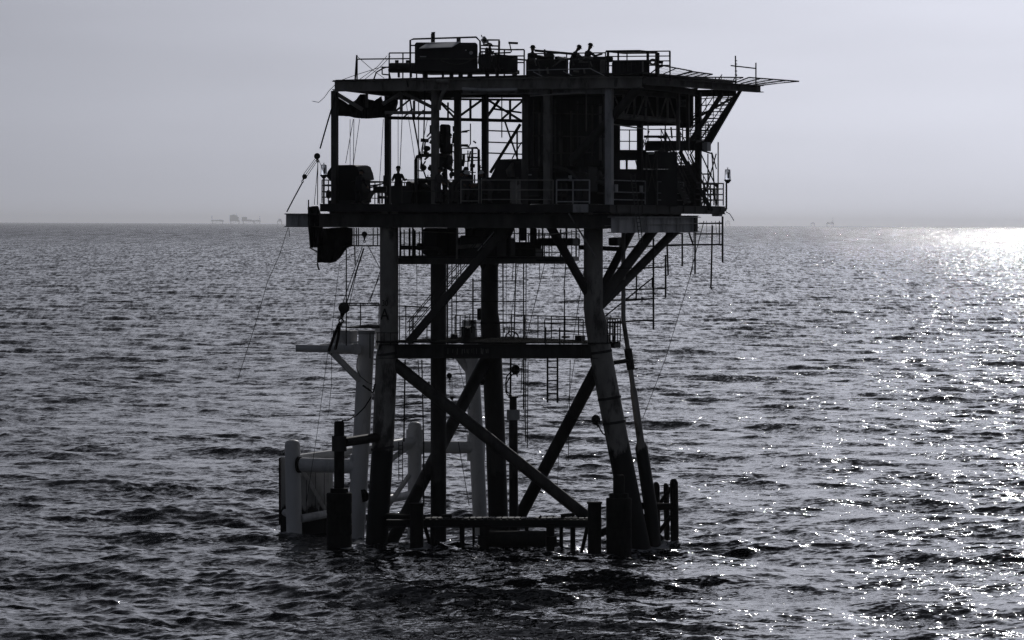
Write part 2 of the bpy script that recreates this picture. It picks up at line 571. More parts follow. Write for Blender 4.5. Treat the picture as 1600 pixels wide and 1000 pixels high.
def plate(name, parent, pts, thick, mat='dark'):
    """polygon of (px,py,depth) with a thickness vector in metres"""
    bm = bmesh.new()
    P_ = [V(p) for p in pts]
    a = [bm.verts.new(p) for p in P_]
    b = [bm.verts.new(p + Vector(thick)) for p in P_]
    bm.faces.new(a); bm.faces.new(b[::-1])
    for i in range(len(a)):
        j = (i + 1) % len(a)
        bm.faces.new((a[i], b[i], b[j], a[j]))
    bmesh.ops.triangulate(bm, faces=[f for f in bm.faces if len(f.verts) > 4])
    return part(name, parent, finish(bm), mat)

def railing(parent, base, h=1.08, step=1.5, rails=(1.0, 0.52), mat='rail', w=1.6, toe=False):
    w *= 1.2
    P_ = [V(p) for p in base]
    rt = None
    z = Vector((0, 0, 1))
    bm = bmesh.new()
    add_tube(bm, [p + z * h * rails[0] for p in P_], w * MPX / 2, 6)
    rt = part('railing', parent, finish(bm, True), mat)
    for r_ in rails[1:]:
        bm = bmesh.new()
        add_tube(bm, [p + z * h * r_ for p in P_], w * 0.85 * MPX / 2, 5)
        part('mid_rail', rt, finish(bm, True), mat)
    if toe:
        bm = bmesh.new()
        for a, b in zip(P_, P_[1:]):
            add_bar(bm, a + z * 0.07, b + z * 0.07, 0.012, 0.13)
        part('toe_board', rt, finish(bm), mat)
    for a, b in zip(P_, P_[1:]):
        n = max(1, round((b - a).length / step))
        for i in range(n + 1):
            if i == 0 and a is not P_[0]: continue
            p = a.lerp(b, i / n)
            bm = bmesh.new()
            add_tube(bm, [p, p + z * (h - 0.01)], w * MPX / 2, 5)
            part('post', rt, finish(bm, True), mat)
    return rt

def ladder(name, parent, a0, a1, width_vec, n, w=1.5, mat='dark'):
    """a0 top, a1 bottom of one stile; width_vec in metres to the other one"""
    A0, A1, Wv = V(a0), V(a1), Vector(width_vec)
    bm = bmesh.new()
    add_tube(bm, [A0, A1], w * MPX / 2, 6)
    o = part(name if parent else 'stile', parent, finish(bm, True), mat) if parent else None
    if o is None:
        return None
    bm = bmesh.new(); add_tube(bm, [A0 + Wv, A1 + Wv], w * MPX / 2, 6)
    part('stile', o, finish(bm, True), mat)
    for i in range(n):
        p = A0.lerp(A1, (i + 0.6) / n)
        bm = bmesh.new(); add_tube(bm, [p, p + Wv], w * 0.7 * MPX / 2, 5)
        part('rung', o, finish(bm, True), mat)
    return o

def stair(parent, top, bottom, width_vec, n, mat='mid', rail=True, w=4.5):
    A, B, Wv = V(top), V(bottom), Vector(width_vec)
    bm = bmesh.new(); add_bar(bm, A, B, 0.05, w * MPX * 1.3)
    o = part('stair', parent, finish(bm), mat)
    bm = bmesh.new(); add_bar(bm, A + Wv, B + Wv, 0.05, w * MPX * 1.3)
    part('stringer', o, finish(bm), mat)
    for i in range(n):
        p = A.lerp(B, (i + 0.5) / n)
        d = (B - A); d.z = 0; d = d.normalized() * 0.13 if d.length > 1e-6 else Vector((0.1, 0, 0))
        bm = bmesh.new()
        add_hexa(bm, [p - d - Vector((0, 0, .02)), p - d + Wv - Vector((0, 0, .02)), p + d + Wv - Vector((0, 0, .02)), p + d - Vector((0, 0, .02)),
                      p - d + Vector((0, 0, .02)), p - d + Wv + Vector((0, 0, .02)), p + d + Wv + Vector((0, 0, .02)), p + d + Vector((0, 0, .02))])
        part('tread', o, finish(bm), mat)
    if rail:
        z = Vector((0, 0, 1))
        for off in (Vector((0, 0, 0)), Wv):
            for hh in (0.5, 0.95):
                bm = bmesh.new(); add_tube(bm, [A + off + z * hh, B + off + z * hh], 0.024, 6)
                part('handrail', o, finish(bm, True), mat)
            for i in range(5):
                p = A.lerp(B, (i + 0.1) / 4.2) + off
                bm = bmesh.new(); add_tube(bm, [p, p + z * 0.95], 0.022, 5)
                part('post', o, finish(bm, True), mat)
    return o

def dome_tank(name, parent, p0, p1, w, mat='dark'):
    a, b = V(p0), V(p1)
    r = w * MPX / 2
    d = (b - a).normalized()
    pts, rad = [], []
    for k in range(5):
        t = math.pi / 2 * k / 4
        pts.append(a + d * r * 0.6 * (1 - math.sin(t))); rad.append(max(0.01, r * math.sin(t)) if k else 0.01)
    for k in range(5):
        t = math.pi / 2 * k / 4
        pts.append(b - d * r * 0.6 * (1 - math.cos(t))); rad.append(max(0.01, r * math.cos(t)))
    bm = bmesh.new(); add_tube(bm, pts, rad, 18)
    return part(name, parent, finish(bm, True), mat)

def sag(p0, p1, s, n=8):
    a, b = V(p0), V(p1)
    return [a.lerp(b, i / n) + Vector((0, 0, -4 * s * (i / n) * (1 - i / n))) for i in range(n + 1)]

def text_mesh(txt, size):
    c = bpy.data.curves.new('t', 'FONT')
    c.body = txt; c.size = size; c.extrude = 0.012; c.align_x = 'CENTER'; c.align_y = 'CENTER'
    o = bpy.data.objects.new('t', c); COL.objects.link(o)
    dg = bpy.context.evaluated_depsgraph_get()
    me = bpy.data.meshes.new_from_object(o.evaluated_get(dg))
    bpy.data.objects.remove(o); bpy.data.curves.remove(c)
    return me

def lettering(parent, txt, px, py, d, h_px, mat='text', yaw=0.0, sx=1.0):
    me = text_mesh(txt, h_px * MPX / 0.7)
    M_ = Matrix.Translation(at(px, py, d)) @ Matrix.Rotation(yaw, 4, 'Z') @ Matrix.Rotation(R(90), 4, 'X') @ Matrix.Diagonal((sx, 1, 1, 1))
    me.transform(M_)
    return part('lettering', parent, me, mat)

# ================================================================== the platform (one welded structure)
def L(px, z, d):
    return Vector((at(px, 350, d).x, d, z))
def zof(py): return 15.2 + (350 - py) * MPX
ZM, ZT, ZC, ZB = zof(319), zof(122), zof(404), zof(537)      # main deck, top deck, cellar deck, lower deck

PF = root('offshore_platform', 790, 856, 2.0, 'small dark steel oil platform on three raked legs standing in the sea', 'oil platform')

# ---- jacket
dA, dD, dC = 0.5, 0.0, 8.0
legA = tube('leg', PF, [(608, 330, dA), (608, 535, dA), (606, 549, dA), (604, 560, dA), (599, 680, dA), (588, 856, dA), (585, 905, dA)], [29, 29, 34, 34, 34, 35, 35], 'leg')
lettering(legA, '30', 601.5, 474, dA - 0.44, 9, yaw=R(-12), sx=0.75)
lettering(legA, 'A', 601, 492, dA - 0.44, 18, yaw=R(-12), sx=0.8)
legD = tube('leg', PF, [(927, 330, dD), (927, 482, dD), (931, 503, dD), (940, 560, dD), (963, 680, dD), (990, 815, dD), (1000, 862, dD), (1007, 900, dD)], [30, 30, 34, 35, 35, 36, 36, 36], 'leg')
legC = tube('leg', PF, [(765, 340, dC), (765, 488, dC), (766, 505, dC), (769, 560, dC), (774, 680, dC), (780, 845, dC), (781, 890, dC)], [28, 28, 32, 32, 32, 32, 32], 'jacket')
for lg, pts in ((legA, ((606, 553, dA), (597.5, 700, dA))), (legD, ((938, 550, dD), (952, 622, dD), (959.5, 660, dD))), (legC, ((769, 548, dC),))):
    for (x, y, d) in pts:                        # weld bands round the legs
        tube('weld_band', lg, [(x, y - 2, d), (x + 0.6, y + 2, d)], 37, 'jacket')
con = tube('conductor', PF, [(685, 400, 3.5), (685, 905, 3.5)], 25, 'jacket')
tube('drip_pipe', con, [(699, 410, 3.4), (699, 560, 3.4)], 2.2, 'mid')
# raised pad eyes and doubler plates
for (x0, y0, x1, y1, d) in ((745, 482, 752, 500, 7.2), (668, 596, 672, 606, 3.2), (750, 592, 758, 602, 7.3)):
    boxp('pad_eye', PF, x0, y0, x1, y1, d, 0.5, 'jacket')
brace = lambda pts, w, m='jacket': tube('brace', PF, pts, w, m)
brace([(606, 560, dA), (935, 822, dD)], 19, 'mid')
brace([(935, 572, dD), (796, 838, dC - .5)], 20)
brace([(762, 556, dC), (604, 862, dA)], 20)
# knee braces between the legs and the main deck
brace([(859, 352, -1.2), (924, 468, dD)], 14)
brace([(992, 350, 4.0), (935, 462, dD)], 13)
brace([(1028, 350, 2.6), (932, 478, dD)], 16, 'mid')
brace([(1066, 350, 5.2), (934, 482, dD)], 14, 'mid')
brace([(800, 352, 6.0), (770, 420, dC)], 12)
brace([(730, 352, 6.5), (760, 425, dC)], 12)
# lower deck girders (leg to leg) and grating
ibeam('girder', PF, (592, 538, dA - .3), (940, 538, dD - .3), 22, 0.4, 'jacket')
ibeam('girder', PF, (604, 539, dA + .3), (766, 539, dC), 20, 0.35, 'jacket')
ibeam('girder', PF, (938, 539, dD + .3), (770, 539, dC), 20, 0.35, 'jacket')
bm = bmesh.new()
for i in range(96):                              # open steel grating: upright flat bars
    f = i / 95.0
    d = -0.7 + f * 9.6
    xa = L(588 + 147 * max(0, (f - .15) / .85), 0, d).x; xb = L(950 + 20 * min(1, f / .2) - 170 * max(0, (f - .2) / .8), 0, d).x
    add_hexa(bm, [Vector((xa, d, ZB + .03)), Vector((xb, d, ZB + .03)), Vector((xb, d + .012, ZB + .03)), Vector((xa, d + .012, ZB + .03)), Vector((xa, d, ZB + .085)), Vector((xb, d, ZB + .085)), Vector((xb, d + .012, ZB + .085)), Vector((xa, d + .012, ZB + .085))])
part('grating', PF, finish(bm), 'growth')['kind'] = 'stuff'
boxp('deck_bracket', PF, 950, 535, 971, 544, 0.8, 1.0, 'dark')
girder_txt = boxp('sign_board', PF, 694, 541.5, 768, 556, dA - 0.70, 0.03, 'dark', 0.0, turned=False)
random.seed(21)
for i in range(9):                              # worn, unreadable pale lettering
    x = 700 + i * 7.4
    bm = bmesh.new()
    for k in range(random.choice((1, 2, 2))):
        xx = x + k * 3.1
        add_bar(bm, at(xx, 543.5 + random.uniform(0, 2), dA - 0.71), at(xx + random.uniform(-1.2, 1.2), 554 - random.uniform(0, 3), dA - 0.71), 0.03, 0.012, Vector((0, 1, 0)))
    part('worn_letter', girder_txt, finish(bm), 'grey')
# lower deck railings
def rail_level(pxs, z, **kw):
    return railing(PF, [L(px, z, d) for px, d in pxs], **kw)
rail_level([(712, 6.0), (735, 8.8), (800, 8.8), (970, 1.6)], ZB + .09, step=1.1, mat='dark', w=1.7, rails=(1.0, 0.66, 0.33))
rail_level([(970, 1.6), (950, -0.6)], ZB + .09, step=0.5, mat='dark', rails=(1.0, 0.66, 0.33))
rail_level([(852, -0.4), (912, -0.5)], ZB + .09, step=1.2, mat='dark', rails=(1.0, .5))
rail_level([(535, 0.9), (593, 0.9)], ZB + .7, step=1.0, mat='dark', h=1.15, rails=(1.0, 0.9, 0.02))
rail_level([(625, 1.4), (668, 3.5)], ZB + .1, step=1.0, mat='dark', h=1.1)
plate('lower_landing', PF, [(541, 513, 0.9), (575, 508, 0.4), (594, 509, 0.4), (594, 513, 1.6)], (0, 0.3, 0.05), 'dark')
for (x, y0, y1, d) in ((578, 520, 560, .2), (600, 520, 538, 0)):
    tube('hanger', PF, [(x, y0, d), (x, y1, d)], 1.4, 'dark')
for px in (590, 600, 610, 621):                 # little cage on leg A
    tube('cage_bar', PF, [(px, 519, -0.3), (px, 540, -0.3)], 1.2, 'mid')
for y in (520, 533):
    tube('cage_bar', PF, [(588, y, -0.3), (622, y, -0.3)], 1.2, 'mid')
for (x0, y0, x1, y1, d, m) in ((704, 522, 715, 537, 4.4, 'dark'), (720, 510, 743, 537, 6.0, 'box'), (722, 530, 800, 537, 6, 'dark'), (851, 511, 854, 540, -0.2, 'mid'), (873, 512, 876, 544, -0.2, 'mid'), (877, 525, 891, 528, 1.0, 'dark'), (898, 524, 915, 537, 1.4, 'box')):
    boxp('equipment_box' if m == 'box' else 'bracket', PF, x0, y0, x1, y1, d, 0.5, m, 0.02)
# hanging ladder under the lower deck
ladder('hung_ladder', PF, (855.5, 558, -0.5), (855.5, 629, -0.5), (15.5 * MPX, 0, 0), 7, 3.0)
# thin service pipes around legs B and C
for pts, w in (([(706, 412, 4), (706, 535, 4)], 1.6), ([(713, 412, 5), (713, 535, 5)], 1.3), ([(739, 435, 6), (739, 535, 6)], 2), ([(786, 412, 6), (786, 540, 6)], 1.6), ([(806, 412, 6), (803, 535, 6)], 1.8), ([(818, 412, 6), (818, 640, 6)], 1.8), ([(822, 412, 6), (821, 690, 6)], 1.4),
               ([(798, 560, 5), (797, 700, 5)], 2.4), ([(816, 562, 6), (814, 615, 6)], 1.2), ([(825, 565, 6), (824, 700, 6)], 1.4), ([(819, 565, 6.2), (819, 660, 6.2)], 1.2), ([(633, 562, 2), (631, 690, 2)], 2), ([(659, 562, 2), (662, 700, 2)], 1.8), ([(653, 562, 2.2), (655, 590, 2.2)], 1.3), ([(617, 634, 1.5), (661, 630, 2)], 1.8), ([(617, 657, 1.5), (661, 650, 2)], 1.5), ([(623, 690, 1.6), (623, 750, 1.6)], 1.2), ([(629, 690, 1.6), (629, 752, 1.6)], 1.2), ([(662, 690, 2), (662, 792, 2)], 2),
               ([(740, 439, 6), (818, 439, 6)], 1.5), ([(708, 471, 5), (822, 471, 6)], 1.5), ([(735, 505, 7), (975, 504, 3)], 1.5), ([(882, 452, 1.0), (882, 470, 1), (912, 470, .6)], 2.0), ([(884, 412, 1.0), (881, 452, 1.0)], 1.5), ([(882, 470, 1), (881, 540, 1)], 1.7), ([(860, 419, 1), (995, 419, 0.6)], 1.2), ([(624, 478, 1), (668, 480, 3)], 1.8), ([(634, 478, 1), (634, 540, 1)], 1.5)):
    tube('service_pipe', PF, pts, w, 'dark')
for y in range(572, 690, 9):                    # narrow rung ladder on the conductor frame
    tube('rung', PF, [(814.5, y + .5, 6.1), (824.5, y, 6.1)], 0.9, 'dark')
for y in range(696, 752, 6):
    tube('rung', PF, [(622.5, y, 1.6), (629.5, y, 1.6)], 0.9, 'dark')
# well stub standing between legs C and D (riser with clamp)
rs = tube('well_riser', PF, [(802, 622, 4.5), (802, 648, 4.5), (802, 655, 4.5), (803, 900, 4.5)], [11, 12, 14, 15], 'jacket')
tube('clamp', rs, [(802, 640, 4.5), (802, 656, 4.5)], 21, 'lite')
tube('flange', rs, [(802, 619, 4.5), (802, 622, 4.5)], 16, 'dark')
tube('hose', rs, [(799, 618, 4.4), (792, 612, 4.4), (790, 600, 4.4), (792, 588, 4.4), (799, 580, 4.4)], 1.8, 'dark')
# thin caisson beside leg D
cs = tube('riser_caisson', PF, [(974, 360, 1.6), (974, 500, 1.4), (981, 545, 1.2), (989, 605, 1.0), (990, 612, 1.0), (1001, 690, .8), (1002, 699, .8), (1016, 790, .6), (1022, 850, .5), (1025, 900, .5)], [6.5, 7, 7.5, 8, 11, 12, 20, 21, 22, 22], 'leg')
tube('clamp', cs, [(981, 545, 1.2), (986, 578, 1.1)], 12.5, 'dark')
tube('clamp_arm', cs, [(950, 568, .3), (984, 563, 1.1)], 7, 'dark')
for i in range(34):                             # pipework and valves crowding the main deck between the columns
    random.seed(900 + i)
    x = random.uniform(705, 945); y = random.uniform(262, 312)
    dx, dy = random.choice(((random.uniform(8, 30), random.uniform(-2, 2)), (random.uniform(-2, 2), random.uniform(8, 26))))
    tube('deck_pipe', PF, [(x, y, FD(x, .75)), (x + dx, min(y + dy, 317), FD(x + dx, .75))], random.choice((1.8, 2.6, 4.0)), random.choice(('dark', 'mid', 'jacket')))
for i in range(44):                             # more of it seen against the sky behind the middle bays
    random.seed(1300 + i)
    x = random.uniform(640, 816); y = random.uniform(238, 310)
    if i < 16: x = random.uniform(655, 755); y = random.uniform(205, 290)
    dx, dy = random.choice(((random.uniform(6, 22), random.uniform(-2, 2)), (random.uniform(-3, 3), random.uniform(8, 30))))
    tube('deck_pipe', PF, [(x, y, 4.6), (x + dx, min(y + dy, 317), 4.6)], random.choice((1.4, 2.0, 3.0)), 'dark')
for i in range(46):                             # crowded valves and spools round the wellhead bay
    random.seed(1700 + i)
    x = random.gauss(694, 20); y = random.uniform(195, 300)
    x = min(max(x, 642), 752)
    dx, dy = random.choice(((random.uniform(-14, 14), random.uniform(-2, 2)), (random.uniform(-2, 2), random.uniform(6, 24)), (random.uniform(-9, 9), random.uniform(4, 10))))
    tube('spool', PF, [(x, y, 3.9), (x + dx, min(y + dy, 317), 3.9)], random.choice((2.0, 3.0, 4.5, 6.0)), 'dark')
for i, x in enumerate((834, 843, 868, 877, 893, 903, 926, 938)):   # risers in front of the cabin wall
    random.seed(1900 + i)
    tube('wall_riser', PF, [(x, 154 + random.uniform(0, 40), FD(x, 2.3)), (x, 262 - random.uniform(0, 20), FD(x, 2.3))], random.choice((2.0, 3.0, 4.0)), random.choice(('mid', 'grey')))
for (a, b) in (((832, 176), (948, 179)), ((832, 212), (948, 214)), ((845, 240), (930, 238))):
    tube('wall_rail', PF, [(a[0], a[1], FD(a[0], 2.2)), (b[0], b[1], FD(b[0], 2.2))], 1.8, 'mid')
for i in range(30):                             # braces, rods and lines round the hanging stairs
    random.seed(1500 + i)
    x = random.uniform(1000, 1122); y = random.uniform(196, 300)
    dx, dy = random.choice(((random.uniform(8, 26), random.uniform(-1, 1)), (random.uniform(-2, 2), random.uniform(14, 44)), (random.uniform(-14, 14), random.uniform(18, 40))))
    if x + dx > 1126: dx = -dx
    tube('rod', PF, [(x, y, 7.4), (x + dx, min(y + dy, 322), 7.4)], random.choice((1.3, 1.6, 2.2)), 'dark')
# ---- barge bumpers, boat landing
def bumper(parent, cx, y0, y1, y2, d, wpost, wtyre):
    o = tube('barge_bumper', parent, [(cx, y0, d), (cx, y0 + 3, d), (cx, y1 + 10, d)], [wpost * .8, wpost, wpost], 'growth')
    n = 7
    for i in range(n):
        a = y1 + (y2 - y1) * i / n; b = y1 + (y2 - y1) * (i + 1) / n
        r_ = [wtyre * (.955 + .03 * (i % 2)), wtyre * (1.0 - .02 * (i % 3)), wtyre * .99, wtyre * .955]
        tube('rubber_ring', o, [(cx, a, d), (cx, a + 2, d), (cx, b - 2, d), (cx, b, d)], r_, 'growth', 20)
    return o
b1 = bumper(PF, 530, 658, 770, 885, -1.8, 16, 40)
tube('cap', b1, [(530, 763, -1.8), (530, 771, -1.8)], 28, 'growth')
tube('collar', b1, [(530, 681, -1.8), (530, 705, -1.8)], 23, 'jacket')
tube('collar_arm', b1, [(538, 691, -1.8), (597, 682, dA)], 15, 'jacket')
b2 = bumper(PF, 967, 742, 778, 890, -2.6, 18, 40)
tube('cap', b2, [(967, 771, -2.6), (967, 779, -2.6)], 30, 'growth')
tube('bumper_arm', b2, [(967, 820, -2.2), (925, 840, -1.8)], 12, 'growth')
bl = ibeam('boat_landing_beam', PF, (604, 812, -1.6), (940, 812, -2.0), 12, 0.3, 'jacket')
ibeam('boat_landing_beam', PF, (604, 808, 0.4), (935, 809, -0.2), 12, 0.3, 'jacket')
for i in range(26):                             # landing grating bars
    x = 668 + i * 10
    bar('grating_plank', PF, (x, 810.5 - .1 * (i % 3), -1.9), (x + 2, 808, 0.3), 7.5, 1.6, 'jacket')
for (x, y0, y1, w, d) in ((651, 786, 905, 21, -2.1), (722, 818, 892, 8, -1.8), (757, 820, 896, 15, -2.0), (676, 818, 890, 8, -1.6), (860, 818, 892, 13, -2.0), (877, 818, 885, 6, -.6), (895, 818, 888, 8, -1.8), (929, 784, 905, 21, -2.2), (792, 822, 890, 6, -.4), (823, 820, 890, 6, -1.0), (740, 822, 880, 4, -.2)):
    p_ = tube('landing_post', PF, [(x, y0, d), (x, y1, d)], w, 'growth')
    if w > 12:
        tube('post_rim', p_, [(x, y0, d), (x, y0 + 3, d)], w + 3, 'growth')
for (a, b, w) in (((663, 820, -1.6), (681, 880, -1.4), 6), ((918, 822, -2.0), (904, 885, -1.6), 6), ((606, 806, -.4), (640, 808, -1.4), 7), ((600, 806, .2), (662, 808, -1.5), 8)):
    tube('stub_brace', PF, [a, b], w, 'growth')
dome_tank('landing_fender', PF, (764, 842, -2.9), (853, 842, -3.2), 25, 'growth')
for x in (757, 860):
    tube('fender_collar', PF, [(x, 838, -2.4), (x, 852, -2.4)], 20, 'growth')
for (a, b, w) in (((876, 806, -1), (898, 804, -1), 6), ((690, 808, -1), (706, 806, -1), 7), ((842, 810, -1.4), (846, 806, -1.4), 4)):
    tube('mooring_bollard', PF, [a, b], w, 'growth')
# stub dolphins right of leg D
for (x, y0, y1, w, d) in ((1053, 748, 900, 13, 1.5), (1041, 755, 900, 9, 3.0), (1026, 753, 900, 10, 4.0)):
    tube('dolphin_post', PF, [(x - 1, y0, d), (x - 1, y0 + 1.5, d), (x, y0 + 6, d), (x + 2, y1, d)], [w * .3, w * .7, w, w], 'growth')
for (a, b, w) in (((990, 790, .5), (1052, 792, 1.5), 12), ((1048, 763, 2.6), (1022, 800, 3.5), 7), ((1050, 805, 1.6), (1025, 838, 1.2), 7), ((1000, 842, .3), (1030, 846, 1.2), 22), ((1004, 806, .4), (1024, 828, 1), 8)):
    tube('dolphin_brace', PF, [a, b], w, 'growth')

# ---- main deck
v_back = 13.5
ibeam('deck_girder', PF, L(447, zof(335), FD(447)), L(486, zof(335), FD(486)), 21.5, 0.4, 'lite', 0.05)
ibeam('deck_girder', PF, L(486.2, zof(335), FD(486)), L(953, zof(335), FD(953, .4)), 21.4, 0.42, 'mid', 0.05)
ibeam('deck_girder', PF, L(955, zof(338), RD(955, .1)), L(1090, zof(337), RD(1090)), 25, 0.36, 'lite', 0.04)  # right face turned to the sun: its brightness is put into the pale colour
ibeam('deck_girder', PF, L(500 + 95, zof(335), FD(500) + 7), L(953 + 95, zof(335), -4.5 + 7), 20, 0.36, 'mid')
ibeam('deck_girder', PF, L(640, zof(335), FD(500) + 10.3), L(1090, zof(335), -4.5 + 10.3), 20, 0.36, 'mid')
for px in (515, 607, 690, 768, 850, 927):
    ibeam('cross_beam', PF, L(px, zof(331), FD(px, .3)), L(px + 137, zof(331), FD(px) + 10.3), 15, 0.2, 'mid')
plate('deck_plate', PF, [L(500, ZM - .26, FD(500, -.3)), L(953, ZM - .26, FD(953, -.4)), L(1135, ZM - .26, RD(1135)), L(682, ZM - .26, FD(500) + v_back)], (0, 0, 0.18), 'dark')
ibeam('deck_edge', PF, L(500, ZM - .02, FD(500, -.42)), L(953, ZM - .02, FD(953, -.52)), 12, 0.14, 'dark', 0.03)
ibeam('deck_edge', PF, L(953, ZM - .021, RD(953, -.4)), L(1132, ZM - .02, RD(1132, -.1)), 13, 0.14, 'dark', 0.03)
boxp('edge_patch', PF, 895, 319, 920, 332, FD(895, -.62), 0.1, 'lite', 0.01)
boxp('corner_cap', PF, 1112, 322, 1130, 338, 8.2, 0.5, 'lite', 0.02)
boxp('corner_cap', PF, 1083, 337, 1091, 362.5, 5.2, 0.35, 'dark', 0.01)
# railings of the main deck
zr = ZM + .02
railing(PF, [L(628, zr, FD(628, -.3)), L(720, zr, FD(720, -.3))], step=2.1, mat='mid')
railing(PF, [L(720, zr, FD(720, -.35)), L(748, zr, FD(748, -.35))], step=.9, mat='rail', rails=(1, .6, .1))
railing(PF, [L(752, zr, FD(752, -.3)), L(807, zr, FD(807, -.3)), L(864, zr, FD(864, -.3))], step=1.7, mat='rail', rails=(1, .58, .17))
railing(PF, [L(869.5, zr, FD(869, -.35)), L(921, zr, FD(921, -.35))], step=.8, mat='lite', rails=(1, .58, .08), w=2)
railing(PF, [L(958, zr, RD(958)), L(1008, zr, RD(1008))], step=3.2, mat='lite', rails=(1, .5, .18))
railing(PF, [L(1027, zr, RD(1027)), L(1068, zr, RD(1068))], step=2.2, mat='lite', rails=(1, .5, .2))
railing(PF, [L(1086, zr, RD(1086)), L(1130, zr, RD(1130)), L(1100, zr, 12.5)], step=1.2, mat='dark', w=2, rails=(1, .75, .5, .25))
railing(PF, [L(503, zr, FD(503, -.2)), L(513, zr, FD(513, .3)), L(560, zr, 5), L(610, zr, 8)], step=1.2, mat='dark', rails=(1.0, .75, .5, .25), w=1.7)
railing(PF, [L(565, zr, 6), L(606, zr, 9), L(682, zr, 13)], step=1.7, mat='dark')
boxp('junction_panel', PF, 960, 288, 966, 300, -4.2, .15, 'panel', .01)
boxp('junction_panel', PF, 999, 290, 1005, 300, -1.2, .15, 'panel', .01)
boxp('junction_panel', PF, 1113, 294, 1119, 306, 7.6, .15, 'grey', .01)
# cellar deck slung under it
plate('cellar_plate', PF, [L(621, ZC - .12, 2.2), L(776, ZC - .12, 0.6), L(886, ZC - .12, -.6), L(905, ZC - .12, 3.2), L(790, ZC - .12, 8.5), L(660, ZC - .12, 8.5)], (0, 0, .2), 'dark')
ibeam('cellar_beam', PF, (622, 403, 2.1), (775, 403, .6), 10, .25, 'mid')
ibeam('cellar_beam', PF, (776, 404, .5), (886, 404, -.5), 8, .25, 'mid')
ibeam('cellar_beam', PF, (905, 383, -.2), (975, 386, 3), 7, .25, 'dark')
ibeam('cellar_beam', PF, (624, 383, 4), (690, 384, 4), 7, .25, 'dark')
for (x, d) in ((645, 3), (714, .7), (775, .4), (885, -.5), (848, 2), (835, 2.5), (812, 3), (700, 4), (660, 5), (795, 1.5)):
    tube('hanger_post', PF, [(x, 352, d), (x, 405, d)], 3.4 if x in (714, 885) else 2.2, 'grey' if x == 714 else 'dark')
tube('cellar_pipe', PF, [(660, 362, 2), (710, 364, 1.4)], 1.5, 'grey')
tube('cellar_pipe', PF, [(714, 386, .8), (760, 383, .6)], 6.5, 'grey')
tube('cellar_pipe', PF, [(650, 387, 2.4), (682, 388, 2.2), (690, 392, 2.2), (694, 404, 2.2)], 6, 'mid')
for (x0, y0, x1, y1, d, dp) in ((660, 357, 712, 398, 3.2, 2.5), (718, 368, 800, 403, 3.2, 3), (726, 358, 760, 372, 4, 2), (790, 372, 806, 400, 2.2, 1), (838, 372, 908, 383, 4, 1), (790, 388, 850, 402, 4.5, 1), (950, 371, 978, 384, 2, 1), (650, 380, 664, 391, 3, .6)):
    boxp('cellar_tank', PF, x0, y0, x1, y1, d, dp, 'box', .06)
for (x0, y0, x1, y1, d) in ((664, 356, 716, 402, 6.0), (716, 371, 770, 402, 6.2), (760, 355, 792, 404, 6.4), (812, 356, 822, 376, 6), (828, 356, 838, 404, 6.2), (800, 378, 846, 388, 6.2), (846, 373, 876, 378, 6), (700, 356, 716, 364, 6), (738, 356, 760, 362, 6)):
    boxp('cellar_bulkhead', PF, x0, y0, x1, y1, d, .4, 'box', .02, turned=False)
for i in range(20):
    random.seed(300 + i)
    x = random.choice((random.uniform(624, 662), random.uniform(760, 905)))
    tube('cellar_pipe', PF, [(x, 354 + random.uniform(0, 8), 5.5), (x, 404, 5.5)], random.choice((1.2, 1.8, 2.6)), 'dark')
railing(PF, [L(626, ZC + .08, 7), L(660, ZC + .08, 8.4), L(790, ZC + .08, 8.4), L(905, ZC + .08, 3.2)], step=1.2, mat='dark', rails=(1.0, .5))
railing(PF, [L(826, ZC + .08, 1.2), L(876, ZC + .08, 0.6)], step=.8, mat='dark', rails=(.95, .5, .2))
# stair from the main deck down to the lower deck
stair(PF, (796, 348, -1.2), (636, 536, -1.0), (0.1, 1.0, 0), 24, 'jacket', True, 8)
tube('stair_pipe', PF, [(772, 362, -.8), (746, 392, -.8)], 1.6, 'lite')
tube('stay_rod', PF, [(889, 334, -4.2), (931, 402, -.6)], 2.2, 'lite')
# conduits on leg D and the knee
tube('conduit', PF, [(860, 366, -3.6), (990, 352, -1.6)], 1.2, 'rail')
tube('conduit', PF, [(945, 353, -4.6), (1130, 348, 8)], 1.2, 'rail')
tube('conduit', PF, [(920, 334, -4.8), (995, 332, -1.6)], 1.2, 'rail')

# ---- columns and bracing between main and top deck
def col(px, y0, y1, d, w, m='mid'):
    bm = bmesh.new(); add_bar(bm, at(px, y0, d), at(px, y1, d), w * MPX, w * MPX, Vector((TAN, 1, 0)).normalized())
    return part('column', PF, finish(bm), m)
zt0 = 140
col(523, 142, 318, FD(523, .3), 9); col(606, 150, 320, 7.0, 8.5, 'dark'); col(680, 138, 320, FD(680, .3), 10, 'grey'); col(715, 132, 320, FD(715, 2.4), 9, 'mid')
col(758, 150, 320, 6.0, 9, 'dark'); col(822, 135, 320, FD(822, 1.0), 10, 'mid'); col(856, 136, 320, FD(856, .4), 11, 'grey'); col(952, 138, 324, FD(952, .2), 10.5, 'lite')
col(1000, 140, 322, 0.6, 8, 'dark'); col(1059.5, 138, 235, RD(1040), 5, 'grey'); col(1074.5, 140, 235, RD(1050), 5, 'mid'); col(1091, 144, 322, 6.4, 9, 'dark'); col(880, 150, 320, 4.5, 9, 'dark'); col(918, 150, 320, 3.5, 8, 'dark')
kb = tube('knee_brace', PF, [(1001, 134, FD(1001, .3)), (893, 252, FD(893, .8))], 14, 'jacket')
tube('diagonal', PF, [(813, 194, 5.6), (766, 270, 6.0)], 5, 'dark')
tube('diagonal', PF, [(789, 190, 6.2), (812, 258, 6.2)], 2.4, 'dark')
tube('diagonal', PF, [(815, 222, 6.2), (800, 248, 6.2)], 2.0, 'dark')
